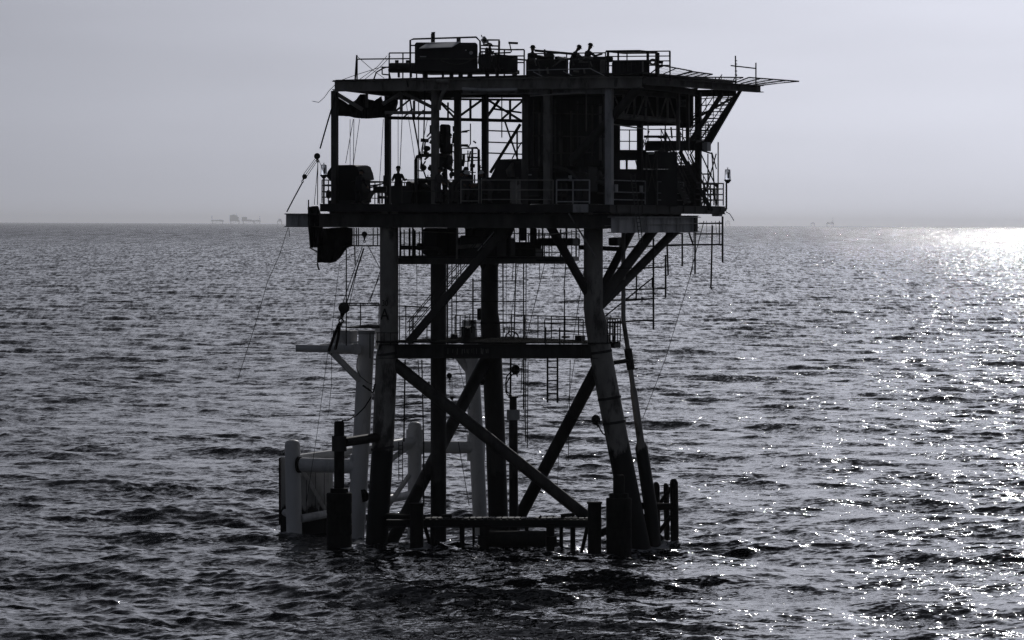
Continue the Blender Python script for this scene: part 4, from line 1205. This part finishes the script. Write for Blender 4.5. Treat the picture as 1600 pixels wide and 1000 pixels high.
plate('side_plate', WN, [(560, 302, 1.6), (579, 300, 1.6), (572, 312, 1.6), (560, 316, 1.6)], (.2, .6, 0), 'dark')
boxp('base', WN, 512, 313, 575, 319, 1.2, 2.0, 'dark', .02)
boxp('motor', WN, 508, 297, 518, 310, 1.6, .6, 'dark', .08)
for y in (289, 300):
    tube('guard_rail', WN, [(506, y, 1.3), (520, y, 1.3)], 1.6, 'dark')
LA = root('lathe_bench', 600, 318, 4, 'low bench of pipes and fittings between the winch and the deck column', 'workbench')
for (a, b, w) in (((570, 285), (605, 284), 2.4), ((572, 291), (595, 288), 2), ((575, 299), (605, 297), 2.2), ((600, 274), (600, 300), 2.6), ((568, 297), (600, 286), 2)):
    tube('pipe', LA, [(a[0], a[1], 4), (b[0], b[1], 4)], w, 'dark')
for x in (591, 597, 603):
    tube('leg', LA, [(x, 295, 4), (x, 318, 4)], 2.4, 'dark')
dome_tank('cylinder', LA, (583, 296, 3.6), (604, 296, 3.6), 10, 'dark')
boxp('top', LA, 590, 306, 606, 310, 3.8, .8, 'dark', .02)
# wellhead tree with valves in the middle bay
XT = root('wellhead_tree', 690, 318, 3.0, 'tangled wellhead valves and pipe loop behind the grey middle column', 'wellhead')
tube('pipe_loop', XT, [(650, 318, 2.4), (650, 250, 2.4), (652, 245, 2.4), (657, 243, 2.4), (690, 242, 2.4), (698, 244, 2.4)], 6, 'mid')
for (x0, y0, x1, y1) in ((686, 194, 705, 240), (684, 240, 708, 262), (690, 262, 700, 318), (684, 205, 690, 232)):
    boxp('valve_body', XT, x0, y0, x1, y1, 3.0, .7, 'dark', .08)
for i in range(26):
    random.seed(500 + i)
    x = random.uniform(664, 706); y = random.uniform(205, 312)
    tube('valve_pipe', XT, [(x, y, 3 + random.uniform(-.6, .6)), (x + random.uniform(-16, 12), y + random.uniform(-8, 8), 3 + random.uniform(-.6, .6))], random.choice((2.0, 3.2, 4.5)), 'dark')
for (x, y, r_) in ((668, 232, 4), (664, 238, 3), (674, 222, 3), (661, 262, 5), (672, 263, 4), (702, 262, 4), (706, 272, 4), (695, 288, 5), (664, 290, 4)):
    tube('hand_wheel', XT, [(x, y, 2.2), (x + .8, y, 2.4)], r_ * 2, 'dark', 12)
dome_tank('drum', XT, (652, 288, 3.4), (688, 289, 3.4), 20, 'dark')
boxp('skid', XT, 640, 296, 712, 319, 3.0, 2.0, 'box', .04)
boxp('skid', XT, 611, 290, 644, 319, 1.6, .6, 'box', .04, turned=False)
boxp('valve_body', XT, 633, 283, 650, 300, 2.2, .6, 'dark', .08)
FR = root('skid_frame', 735, 318, 4, 'open pipe frame with a square top bar standing behind the crouching workers', 'frame')
for pts, w in (([(720, 320, 4), (720, 232, 4), (745, 231, 4), (748, 234, 4), (748, 318, 4)], 4.2), ([(738, 232, 4.5), (738, 318, 4.5)], 3.4), ([(731, 235, 5), (731, 318, 5)], 1.6), ([(720, 241, 4.6), (745, 240, 4.6)], 1.4), ([(720, 252, 4.6), (734, 252, 4.6)], 1.4)):
    tube('frame_pipe', FR, pts, w, 'dark')
boxp('gauge_box', FR, 722, 241, 727, 253, 4.2, .3, 'dark', .02)
MB = root('pump_skid', 790, 318, 2, 'wide dark pump block with a sloping cover beside the cabin', 'pump')
plate('sloping_cover', MB, [(765, 280, 2.0), (780, 249, 2.0), (815, 248, 2.0), (815, 280, 2.0)], (.3, 1.4, 0), 'box')
boxp('block', MB, 756, 277, 818, 319, 2.4, 1.6, 'box', .04)
plate('side_sheet', MB, [(790, 266, 1.9), (799, 254, 1.9), (801, 276, 1.9), (793, 276, 1.9)], (.1, .1, 0), 'grey')
boxp('crate', MB, 700, 286, 756, 319, 1.4, 1.2, 'box', .04)

# ================================================================== small things
def lantern(px, py, d, label, post):
    r_ = root('navigation_lantern', px, py + 32, d, label, 'lantern', None)
    y = py
    tube('lens', r_, [(px, y - 9, d), (px, y - 8, d), (px, y + 6, d), (px, y + 7, d)], [7, 9, 10, 8], 'glass')
    tube('lamp_core', r_, [(px + 1, y - 4, d), (px + 1, y + 5, d)], 3, 'lite')
    tube('lens_base', r_, [(px, y + 7, d), (px, y + 9, d), (px, y + 13, d)], [12.5, 11, 4], 'dark')
    tube('finial', r_, [(px, y - 12, d), (px, y - 9, d)], 1.2, 'dark')
    tube('post', r_, [(px - 2 * post, y + 12, d), (px - 2 * post, y + 54, d)], 2.4, 'dark')
lantern(1137, 273.5, 9.0, 'glass navigation lantern on a post at the outer corner by the hanging stairs', 1)
lantern(506, 266, 1.6, 'glass navigation lantern beside the black winch hood', 0)
LD = root('leaning_ladder', 992, 386, -4.9, 'thin leaning aluminium ladder propped up past the main deck edge', 'ladder')
s1 = tube('stile', LD, [(985, 272, -3.6), (1000, 384, -4.9)], 1.3, 'mid'); s2 = tube('stile', LD, [(992, 272, -3.4), (1004, 380, -4.7)], 1.3, 'mid')
for i in range(18):
    f = i / 18
    tube('rung', LD, [(985 + 15 * f, 275 + 110 * f, -3.6 - 1.3 * f), (992 + 12 * f, 274.5 + 109 * f, -3.4 - 1.3 * f)], 1.0, 'mid')

# ---- tarpaulins: crumpled sheets with thickness
def tarp(label, rows, d, seed, thick=.05):
    """rows: list of pixel polylines from the top edge to the bottom edge, equal lengths"""
    rnd = random.Random(seed)
    n = len(rows[0])
    sub = 4
    bm = bmesh.new()
    grid = []
    for r_ in range((len(rows) - 1) * sub + 1):
        i, f = divmod(r_, sub); f /= sub
        if i == len(rows) - 1: i, f = i - 1, 1.0
        line = []
        for c in range((n - 1) * sub + 1):
            j, g = divmod(c, sub); g /= sub
            if j == n - 1: j, g = j - 1, 1.0
            p00, p01, p10, p11 = rows[i][j], rows[i][j + 1], rows[i + 1][j], rows[i + 1][j + 1]
            x = (p00[0] * (1 - g) + p01[0] * g) * (1 - f) + (p10[0] * (1 - g) + p11[0] * g) * f
            y = (p00[1] * (1 - g) + p01[1] * g) * (1 - f) + (p10[1] * (1 - g) + p11[1] * g) * f
            dd = d + .16 * math.sin(c * 1.1 + seed) + .12 * math.sin(r_ * .9 + c * .5) + rnd.uniform(-.04, .04)
            line.append(bm.verts.new(at(x + rnd.uniform(-.3, .3), y + rnd.uniform(-.3, .3), dd)))
        grid.append(line)
    fs = []
    for a, b in zip(grid, grid[1:]):
        for k in range(len(a) - 1):
            fs.append(bm.faces.new((a[k], a[k + 1], b[k + 1], b[k])))
    ex = bmesh.ops.extrude_face_region(bm, geom=fs)
    for v in ex['geom']:
        if isinstance(v, bmesh.types.BMVert): v.co.y += thick
    o = part('tarpaulin', None, finish(bm, True), 'tarp')
    tag(o, label, 'tarpaulin', None)
tarp('torn black tarpaulin slung under the top deck at its end truss', [[(528, 152), (545, 163), (556, 156), (563, 147), (570, 147), (576, 155), (585, 157), (596, 150), (598, 158), (610, 152), (622, 146)], [(528, 165), (545, 172), (556, 170), (563, 168), (570, 168), (576, 170), (585, 170), (596, 168), (600, 168), (612, 166), (622, 160)], [(528, 181), (545, 182), (556, 184.5), (563, 185), (570, 185.5), (576, 185.5), (585, 185), (596, 184), (601, 184), (608, 180), (619, 172)]], 1.2, 1)
tarp('black tarpaulin hanging flat over the end of the deck girder', [[(480.5, 324), (488, 322), (497, 321.5), (500, 330)], [(481, 350), (489, 350), (498, 350), (505, 350)], [(484, 387), (490, 387), (497, 387), (501, 386.5)]], 1.0, 3)
tarp('black tarpaulin bundle with curved lower hem below the deck girder', [[(500, 356), (506, 357), (520, 356), (535, 355), (551, 356)], [(497, 372), (508, 372), (522, 372), (536, 374), (551, 384)], [(496, 388), (508, 388), (522, 388), (534, 388), (542, 388)], [(495, 410.5), (505, 410.5), (516, 411), (525, 409), (532, 402)]], 1.8, 5)
tube('tarp_edge_rod', PF, [(484, 387, 1.0), (496, 394, 1.6)], 1.8, 'dark')
tube('tarp_edge_rod', PF, [(496, 411, 1.7), (497, 417, 1.7), (499, 422, 1.7)], 2.6, 'dark')
tube('tarp_edge_rod', PF, [(536, 384, 1.8), (594, 384, 1.4)], 2.0, 'dark')
tube('tarp_edge_rod', PF, [(541, 388, 1.8), (541, 540, 1.4)], 1.7, 'dark')
tube('tarp_edge_rod', PF, [(548, 367, 1.8), (594, 367, 1.4)], 1.6, 'dark')
for x in (553, 557, 560, 583, 590):
    tube('hung_rod', PF, [(x, 356, 2.4), (x, 384, 2.4)], 1.5, 'dark')
tube('hung_rod', PF, [(554, 384, 2.0), (555, 414, 2.0)], 1.7, 'dark')

# ---- crane falls, blocks, hooks
def block(px, py, d, w, label, h=1.25, tilt=0.0):
    r_ = root('pulley_block', px, py, d, label, 'pulley block')
    for s_ in (-.12, .12):
        tube('cheek', r_, [(px, py, d + s_ - .03), (px, py, d + s_ + .03)], w, 'dark', 16)
    tube('sheave', r_, [(px, py, d - .08), (px, py, d + .08)], w * .86, 'black', 16)
    tube('shank', r_, [(px + tilt * .4, py + w * .3, d), (px + tilt, py + w * h, d)], [w * .55, w * .2], 'dark')
    tube('shackle', r_, [(px + tilt, py + w * h, d), (px + tilt - w * .22, py + w * (h + .15), d), (px + tilt - w * .18, py + w * (h + .38), d), (px + tilt + w * .1, py + w * (h + .42), d), (px + tilt + w * .2, py + w * (h + .2), d), (px + tilt, py + w * h, d)], w * .13, 'dark')
    return r_
block(537.5, 481, .8, 18, 'heavy heart shaped hook block hanging over the pale arm', .9, -4)
b_ = block(495.5, 244, 1.3, 10, 'upper pulley block of the tackle at the tarpaulin covered deck end', .5, 1)
b_ = block(476, 276, 1.5, 8, 'lower pulley block of the tackle above the girder end', .7, -3)
block(569.5, 366, 1.2, 9, 'small pulley block under the deck girder at the leg with lettering', 1.0, 0)
block(702, 587, 5, 9, 'small pulley block hanging beside the thick conductor', .6, 1)
block(706, 622, 5, 6, 'lower pulley block of the pair beside the conductor', .6, 1)
block(666, 232, 2.6, 9, 'chain hoist block hanging in the wellhead bay', .7, 1)
def float_buoy(px, py, d, w, label):
    r_ = root('float_buoy', px, py + w, d, label, 'buoy')
    a = V((px, py - w / 2, d)); b = V((px, py + w / 2, d))
    pts, rad = [], []
    for k in range(9):
        t = math.pi * k / 8
        pts.append((a + b) / 2 + (a - b) / 2 * math.cos(t) * (1.0 if k < 5 else 1.25)); rad.append(max(.01, w * MPX / 2 * math.sin(t)))
    bm = bmesh.new(); add_tube(bm, pts, rad, 16)
    part('float', r_, finish(bm, True), 'black')
    tube('eye', r_, [(px + 2, py + w * .55, d), (px + 3, py + w * .85, d)], 2, 'dark')
    return r_
fb = float_buoy(931, 655, -.9, 14, 'round black float hung from a chain on the raked leg')
tube('chain', fb, sag((935, 664, -.9), (946, 680, -.6), .1), 1.8, 'dark')
fb = float_buoy(805.5, 577, 4.2, 14, 'round dark lamp float on a bent pipe under the lower deck')
tube('bent_pipe', fb, [(802, 584, 4.2), (796, 590, 4.2), (791, 600, 4.2), (790, 612, 4.2), (793, 617, 4.2), (800, 619, 4.2)], 1.8, 'dark')
RW = root('hose_reel', 800, 536, 5.6, 'spoked hose reel standing on the lower deck', 'hose reel')
tube('rim', RW, [V((800 + 10 * math.cos(t / 16 * 2 * math.pi), 528 + 10 * math.sin(t / 16 * 2 * math.pi), 5.6)) for t in range(17)], 2.6, 'dark')
for k in range(5):
    t = k * 2 * math.pi / 5 + .3
    tube('spoke', RW, [(800, 528, 5.6), (800 + 10 * math.cos(t), 528 + 10 * math.sin(t), 5.6)], 1.2, 'dark')
tube('hub', RW, [(800, 528, 5.4), (800, 528, 5.8)], 5, 'dark')
dome_tank('coil', RW, (780, 534, 5.6), (822, 535, 5.6), 8, 'dark')
VA = root('valve_cluster', 733, 537, 5.0, 'valves with small hand wheels on a drum on the lower deck', 'valves')
for (x, y, w) in ((726, 500, 6), (737, 500, 6), (711, 495, 4), (788, 512, 6), (795, 516, 5)):
    tube('hand_wheel', VA, [(x, y, 5), (x, y + 1.5, 5)], w, 'dark', 10)
    tube('stem', VA, [(x, y, 5), (x, 520, 5)], 1.8, 'dark')
boxp('drum', VA, 722, 512, 742, 537, 5.2, .6, 'dark', .08)

# ---- ropes and cables, each a thing of its own
def rope(pts, w, label, group=None, s=0.0):
    P_ = sag(pts[0], pts[-1], s) if (s and len(pts) == 2) else [V(p) for p in pts]
    bm = bmesh.new(); add_tube(bm, P_, w * MPX / 2, 5)
    o = part('rope', None, finish(bm, True), 'rope')
    tag(o, label, 'rope', group)
    return o
G1 = 'thin lines hanging from the top deck'
for (a, b, w), lb in zip((((547, 186, 3), (547, 258, 3), 1), ((552, 186, 3), (540, 255, 3), 1.1), ((553, 186, 3), (552, 258, 3), 1.1), ((562, 186, 3), (552, 258, 3), 1), ((599, 186, 6), (593, 285, 6), 1), ((622, 178, 4), (622, 262, 4), 1), ((628.5, 176, 4), (625, 262, 4), 1.3), ((633, 150, 4), (648, 248, 4), 1), ((668, 186, 3), (655, 250, 3), 1)),
        ('upright line between the torn tarpaulin and the winch hood', 'line leaning outward from the torn tarpaulin to the winch hood', 'line crossing the others above the winch hood', 'line leaning inward to the top of the winch hood', 'line hanging beside the slim column behind the winch', 'thin upright line above the worker with arms out', 'thicker line ending at the head of the worker with arms out', 'slanting thin line ending at the top of the pipe loop', 'thin line slanting down beside the thick hoses to the pipe loop')):
    rope([a, b], w, lb, G1)
rope([(636, 126, -1), (643, 170, .4), (653, 225, 1.4), (660, 262, 2), (668, 285, 2)], 2.6, 'thick black hose slanting down from the top deck to the wellhead')
rope([(664, 140, 1), (662, 215, 1.6), (657, 262, 2)], 2.4, 'thick black hose hanging straight beside the grey middle column')
rope([(654, 150, 3), (654, 300, 3)], 1.7, 'black pipe string hanging over the pipe loop')
rope([(526, 143, FD(523)), (512, 190, .9), (500, 232, 1.2)], 2.6, 'doubled wire from the top deck corner to the upper tackle block')
for k in range(3):
    rope([(493 + 2.2 * k, 247 + k, 1.3), (473 + 3 * k, 274 + k, 1.5)], 1.0, 'one of the wires running between the two tackle blocks', 'wires between the tackle blocks')
rope([(473, 284, 1.5), (460, 308, 1.6), (448, 331, 1.7)], 2.2, 'wire from the lower tackle block to the girder end')
rope([(496.5, 250, 1.3), (496, 320, 1.2)], 1.5, 'wire hanging straight down from the upper tackle block')
rope([(497, 252, 1.3), (491, 320, 1.2)], 1.1, 'slack wire beside the straight one under the upper tackle block')
rope([(498, 250, 1.3), (507, 272, 1.4)], .9, 'short wire from the upper tackle block towards the lantern')
rope([(450, 356, 1.7), (436, 400, 1.8), (418, 440, 2), (398, 510, 2), (371, 594, 2)], 1.0, 'long loose line trailing from the girder end down towards the sea')
rope([(451, 356, 1.7), (453, 370, 1.7)], 1.0, 'short frayed line end under the girder end')
rope([(568, 388, 1.2), (556, 425, 1.1), (541, 475, .9)], 2.0, 'heavy fall wire from the small block to the hook block')
rope([(566, 386, 1.2), (536, 472, .9)], 1.4, 'second fall wire beside the heavy one above the hook block')
rope([(569, 388, 1.2), (557, 425, 1.1), (545, 480, .9)], 1.3, 'third fall wire ending on the far side of the hook block')
rope([(575, 384, 1.2), (594, 420, .6)], 1.2, 'wire slanting from the small block to the lettered leg')
rope([(594, 424, .6), (577, 474, .4)], 1.4, 'double wire from the lettered leg to the lower rail')
rope([(594, 430, .6), (574, 476, .4)], 1.0, 'thin wire beside the double one at the lettered leg')
rope([(560, 392, 1.6), (531, 410, 1.4), (527, 440, 1.4), (517, 530, 1.4)], .9, 'loose thin cord falling past the hook block')
rope([(530, 506, .8), (522, 525, 1.6), (514, 548, 2.7)], 5.0, 'broad lifting sling from the hook to the pale arm')
rope([(531, 506, .8), (528, 530, 1.8), (524, 545, 2.9)], 5.0, 'second broad sling behind the first at the pale arm')
rope([(512, 552, 2.8), (503, 620, 2.8), (495, 680, 2.8), (478, 790, 4.3)], .9, 'thin tag line dropping from the pale arm to the water')
rope([(518, 552, 2.8), (518, 600, 2.8), (514, 640, 2.8), (512, 650, 2.8)], .9, 'short tag line with frayed end below the pale arm')
rope([(488, 158, -0.2), (498, 160, 0), (507, 152, .2), (514, 142, .4), (523, 133, FD(523))], 1.0, 'loose cable end curling out from the top deck corner')
rope([(1134, 331, 8.8), (1140, 334, 8.8), (1144, 340, 8.8), (1147, 345, 8.8)], 1.4, 'short cable end sticking out under the right lantern')
rope([(534, 125, .6), (556, 117, .8), (598, 104, 1.6)], 1.0, 'thin stay from the girder edge up to the pressure tank')
rope([(558, 88, .6), (583, 110, 1.2), (600, 122, 1.6)], 1.0, 'thin stay running down from the rail post top')
rope([(605, 87, 2.0), (590, 104, 1.6), (562, 124, .8)], 1.0, 'crossing stay between rail and pressure tank')
rope([(610, 88, 2.0), (596, 103, 1.6), (570, 124, .8)], 1.0, 'second crossing stay beside the pressure tank')
rope([(1084, 350, 6), (1082, 420, 6), (1040, 560, 5), (1005, 652, 2)], 1.0, 'long thin line slanting from the stair corner to the riser')
rope([(535, 657, -1.8), (545, 656, -1), (558, 648, 0), (570, 636, 0), (580, 620, .1)], 2.2, 'chain looped from the bumper top to the lettered leg')
rope([(567, 602, -.2), (575, 608, -.3), (583, 614, -.1), (586, 600, .1)], 3.0, 'frayed rope bundle tied round the lettered leg')
G2 = 'thin lines hanging under the cellar deck'
for (a, b, w), lb in zip((((624, 412, 3), (624, 520, 3), 1), ((651, 412, 3), (652, 500, 3), 1), ((785, 412, 6), (786, 540, 6), 1), ((791, 412, 6), (791, 530, 6), .9), ((802, 412, 6), (800, 440, 6), 1.4), ((810, 412, 6), (795, 520, 6), .9), ((843, 412, 4), (843, 438, 4), 1.2), ((851, 412, 4), (822, 530, 5), 1.2), ((912, 425, .5), (900, 500, 1), 1.1), ((900, 500, 1), (894, 540, 1), 1), ((891, 562, 2), (888, 720, 2), 1.3), ((898, 562, 2), (886, 640, 2), .9), ((874, 690, 3), (871, 760, 3), .9), ((715, 562, 6), (734, 640, 6), .9), ((716, 690, 5), (733, 790, 5), 1.2), ((867, 412, 3), (863, 435, 3), 1)),
        ('thin line hanging close along the lettered leg', 'thin line hanging between the lettered leg and the conductor', 'thin line hanging close along the rear leg', 'thin line ending at the hose reel below the cellar deck', 'short thick line end under the cellar deck near the rear leg', 'slanting line from the cellar deck to the hose reel valves', 'short line end under the middle of the cellar deck', 'long slanting line from the cellar deck to the lower deck rail', 'line slanting down beside the raked leg above the lower rail', 'line continuing down behind the lower rail at the raked leg', 'long line hanging from the lower deck past the rising brace', 'thin line slanting beside the long one under the lower deck', 'thin line end behind the crossing of the braces', 'thin line slanting across the pale post under the lower deck', 'dotted line slanting down across the pale post to the landing', 'very short line end under the end of the cellar deck')):
    rope([a, b], w, lb, G2)
rope([(826, 625, 5), (860, 640, 3), (900, 655, 1), (925, 659, -.8)], .9, 'slack line reaching across to the round black float')
for k in range(3):
    rope([(702 + 2 * k, 592, 5), (704 + 2 * k, 620, 5)], .9, 'one of the short wires between the two small blocks', 'wires between the small blocks')
for (x, y0, y1) in ((1104, 345, 372), (1118, 345, 372), (1112, 345, 366)):
    rope([(x, y0, 7), (x + random.uniform(-3, 3), y1, 7)], .8, 'short loose wire dangling under the stair corner', 'loose wires under the stair corner')

# ---- scaffolding left hanging on the right
SFA = root('hanging_scaffold', 1075, 352, 6, 'grid of scaffold tubes hanging under the right deck corner', 'scaffolding')
for a, b, w in (((1129, 338), (1129, 410), 2), ((1113, 352), (1111, 446), 1.8), ((1110, 446), (1112, 452), 1.8), ((1086, 362), (1086, 428), 1.9), ((1066, 364), (1066, 416), 1.8), ((1041, 340), (1042, 372), 1.6), ((1042, 372), (1044, 430), 1.8), ((1092, 349), (1129, 349), 1.7), ((1086, 365.5), (1129, 365.5), 1.7), ((1030, 383), (1129, 382), 2), ((975, 386), (1083, 382.5), 1.8), ((1040, 365), (1066, 365), 1.5), ((1069, 342), (1083, 382), 1.8), ((1124, 345), (1124, 382), 1.2), ((1100, 345), (1078, 430), .9)):
    tube('scaffold_tube', SFA, [(a[0], a[1], 5.5), (b[0], b[1], 5.5)], w * 1.25, 'dark')
SFB = root('hanging_scaffold', 1000, 420, 2.5, 'grid of scaffold tubes beside the thin riser below the knee braces', 'scaffolding')
for a, b, w in (((1021, 372), (1021, 515), 1.9), ((995, 412), (994, 468), 1.7), ((1040, 398), (1040, 465), 1.9), ((1020, 434), (1020, 450), 3.2), ((900, 419), (995, 419), 1.5), ((993, 419.5), (1040, 417), 1.7), ((965, 453), (1040, 451), 2.2), ((954, 469), (1010, 467.5), 2.0), ((977, 470), (1020, 467), 1.4), ((942, 497), (1020, 434), 1.5), ((942, 504), (1021, 500), 2.0), ((1003, 464), (1003, 471), 1.6), ((953, 504), (953, 535), 1.8), ((960, 504), (959, 535), 1.6)):
    tube('scaffold_tube', SFB, [(a[0], a[1], 2.4), (b[0], b[1], 2.4)], w * 1.25, 'dark')

# ================================================================== people
def person(px, py, d, yaw, label, lean=0.1, crouch=0.0, arms=((0.3, 0.5, 0.1), (0.3, 0.5, 0.1)), head=0.0, cloth='cloth_dark', hat='hat_dark', scale=1.0):
    """arms: (swing forward, elbow bend, spread) for right and left; the figure faces -Y before the turn"""
    verts, edges, rad = [], [], []
    def add(p, r, prev=None):
        verts.append(Vector(p)); rad.append(r * (1.28 if r > .03 and not (.054 < r < .057 or r in (.078, .098, .075)) else 1.05))
        if prev is not None: edges.append((prev, len(verts) - 1))
        return len(verts) - 1
    hz = 0.92 - 0.46 * crouch
    hipy = 0.16 * crouch + 0.10 * lean
    pel = add((0, hipy, hz), .135)
    ax = Vector((0, -math.sin(lean), math.cos(lean)))
    base = Vector((0, hipy, hz))
    w1 = add(base + ax * .17, .125, pel)
    ch = add(base + ax * .36, .145, w1)
    nk = add(base + ax * .50, .075, ch)
    hx = Vector((0, -math.sin(lean * .55 + head), math.cos(lean * .55 + head)))
    n2 = add(verts[nk] + hx * .08, .056, nk)
    jaw = add(verts[n2] + hx * .06 + Vector((0, -.02, 0)), .078, n2)
    mid = add(verts[jaw] + hx * .08, .098, jaw)
    top = add(verts[mid] + hx * .075, .075, mid)
    fwd = Vector((0, -hx.z, hx.y))
    add(verts[jaw] + hx * .05 + fwd * .115, .018, mid)          # nose
    for s in (-1, 1):
        add(verts[mid] + Vector((s * .10, .01, 0)) - hx * .02, .022, mid)   # ears
    hc = (verts[mid] + verts[top]) / 2
    hands = []
    for s, (sw, el, spd) in zip((1, -1), arms):
        sh = add(verts[ch] + ax * .075 + Vector((s * .175, 0, 0)), .072, ch)
        dirn = Vector((s * math.sin(spd), -math.sin(sw) * math.cos(spd), -math.cos(sw) * math.cos(spd)))
        e_ = add(verts[sh] + dirn * .28, .048, sh)
        sw2 = sw + el
        d2 = Vector((s * math.sin(spd * .4), -math.sin(sw2), -math.cos(sw2))).normalized()
        wr = add(verts[e_] + d2 * .25, .034, e_)
        pm = add(verts[wr] + d2 * .07, .036, wr)
        side = d2.cross(Vector((s, 0, 0))).normalized()
        nrm_ = Vector((s, 0, 0))
        for k, ln in zip((-1.5, -.5, .5, 1.5), (.060, .072, .076, .066)):
            f1 = add(verts[pm] + d2 * .035 + side * k * .02, .010, pm)
            add(verts[f1] + d2 * ln - nrm_ * .022, .008, f1)
        t1 = add(verts[wr] + d2 * .03 + side * .045 - nrm_ * .01, .012, wr)
        add(verts[t1] + d2 * .045 + side * .018 - nrm_ * .02, .009, t1)
        hands.append(verts[pm].copy())
    for s in (1, -1):
        hp = add((s * .10, hipy, hz - .06), .105, pel)
        kn = add((s * .13, hipy - .30 * crouch - .04, 0.50 - .08 * crouch), .068, hp)
        an = add((s * .12, .04, .10), .045, kn)
        hl = add((s * .12, .05, .045), .045, an)
        add((s * .14, -.15, .035), .035, hl)
    me = bpy.data.meshes.new('p')
    me.from_pydata([tuple(v) for v in verts], edges, [])
    o = bpy.data.objects.new('p', me); COL.objects.link(o)
    md = o.modifiers.new('s', 'SKIN'); md.use_smooth_shade = True
    sv = me.skin_vertices[0].data
    for i, r_ in enumerate(rad):
        sv[i].radius = (r_, r_)
        sv[i].use_root = (i == 0)
    ss = o.modifiers.new('u', 'SUBSURF'); ss.levels = 1; ss.render_levels = 1
    dg = bpy.context.evaluated_depsgraph_get()
    m2 = bpy.data.meshes.new_from_object(o.evaluated_get(dg))
    bpy.data.objects.remove(o); bpy.data.meshes.remove(me)
    m2.materials.clear()
    m2.materials.append(MT[cloth]); m2.materials.append(MT['skin']); m2.materials.append(MT['black'])
    for p in m2.polygons:
        c = p.center
        if (c - hc).length < .17 or min((c - h).length for h in hands) < .13: p.material_index = 1
        elif c.z < .10: p.material_index = 2
        p.use_smooth = True
    b = bpy.data.objects.new('person', m2); COL.objects.link(b)
    b.location = at(px, py, d); b.rotation_euler = (0, 0, yaw); b.scale = (scale,) * 3
    tag(b, label, 'person')
    # hard hat
    bm = bmesh.new()
    c0 = verts[mid] + hx * .035
    prof = [(0.165, 0.0), (0.155, .012), (.122, .014), (.118, .05), (.10, .095), (.065, .125), (.012, .135)]
    u, v = frame_of(hx)
    rings = []
    for r_, z_ in prof:
        rings.append([bm.verts.new(c0 + hx * z_ + (u * math.cos(t / 14 * 2 * math.pi) + v * math.sin(t / 14 * 2 * math.pi)) * r_ + (fwd * .02 if r_ > .13 else Vector((0, 0, 0)))) for t in range(14)])
    for a_, b_ in zip(rings, rings[1:]):
        for k in range(14): bm.faces.new((a_[k], a_[(k + 1) % 14], b_[(k + 1) % 14], b_[k]))
    bm.faces.new(rings[-1]); bm.faces.new(rings[0][::-1])
    obj('hard_hat', finish(bm, True), MT[hat], b)
    return b
zfl = 318.3
person(561, zfl, .4, R(150), 'worker in dark overalls hunched beside the black winch hood', .35, .28, ((.5, .6, .1), (.4, .6, .1)), .1)
person(622, zfl, 2.6, R(10), 'worker standing alone with both arms held out behind the deck column', .0, .0, ((.3, 1.4, .42), (.3, 1.4, .42)), 0)
person(684, zfl, FD(684, -.02), R(60), 'worker standing in front of the grey middle column at the rail', .2, .12, ((.6, .8, .1), (.5, .7, .1)), .1, 'cloth_mid')
person(709, zfl, FD(709, .7), R(80), 'worker in grey overalls bent over beside the pale hatted one at the gate', .8, .15, ((.9, .3, .1), (.9, .3, .1)), .1, 'cloth_mid')
person(727, zfl, FD(727, .5), R(20), 'worker in a pale hat crouching right behind the small bright gate', .35, .42, ((.8, .5, .1), (.8, .5, .1)), .2, 'cloth_mid', 'hat_pale')
person(731, zfl, FD(731, 1.5), R(-30), 'dark hatted worker standing behind the crouching ones', .25, .1, ((.7, .6, .1), (.7, .6, .1)), .2)
person(764, zfl, FD(764, .8), R(-75), 'worker in a pale hat bending far forward with a broad grey back', .95, .12, ((.9, .2, .1), (.9, .2, .1)), -.3, 'cloth_mid', 'hat_pale')
zfl = 121.0
person(832, zfl, .6, R(15), 'helmeted worker by the rail post at the machinery end next to the engine', .15, .58, ((.7, .8, .1), (.7, .8, .1)), .1)
person(897, zfl, .0, R(70), 'helmeted worker bowed forward at the end of the dark manifold pipe', .4, .42, ((.9, .6, .1), (.9, .6, .1)), .3)
person(919, zfl, -.4, R(60), 'tallest helmeted worker leaning an arm on the machinery beside the canopy', .2, .36, ((.9, .9, .2), (.6, .6, .1)), .15)
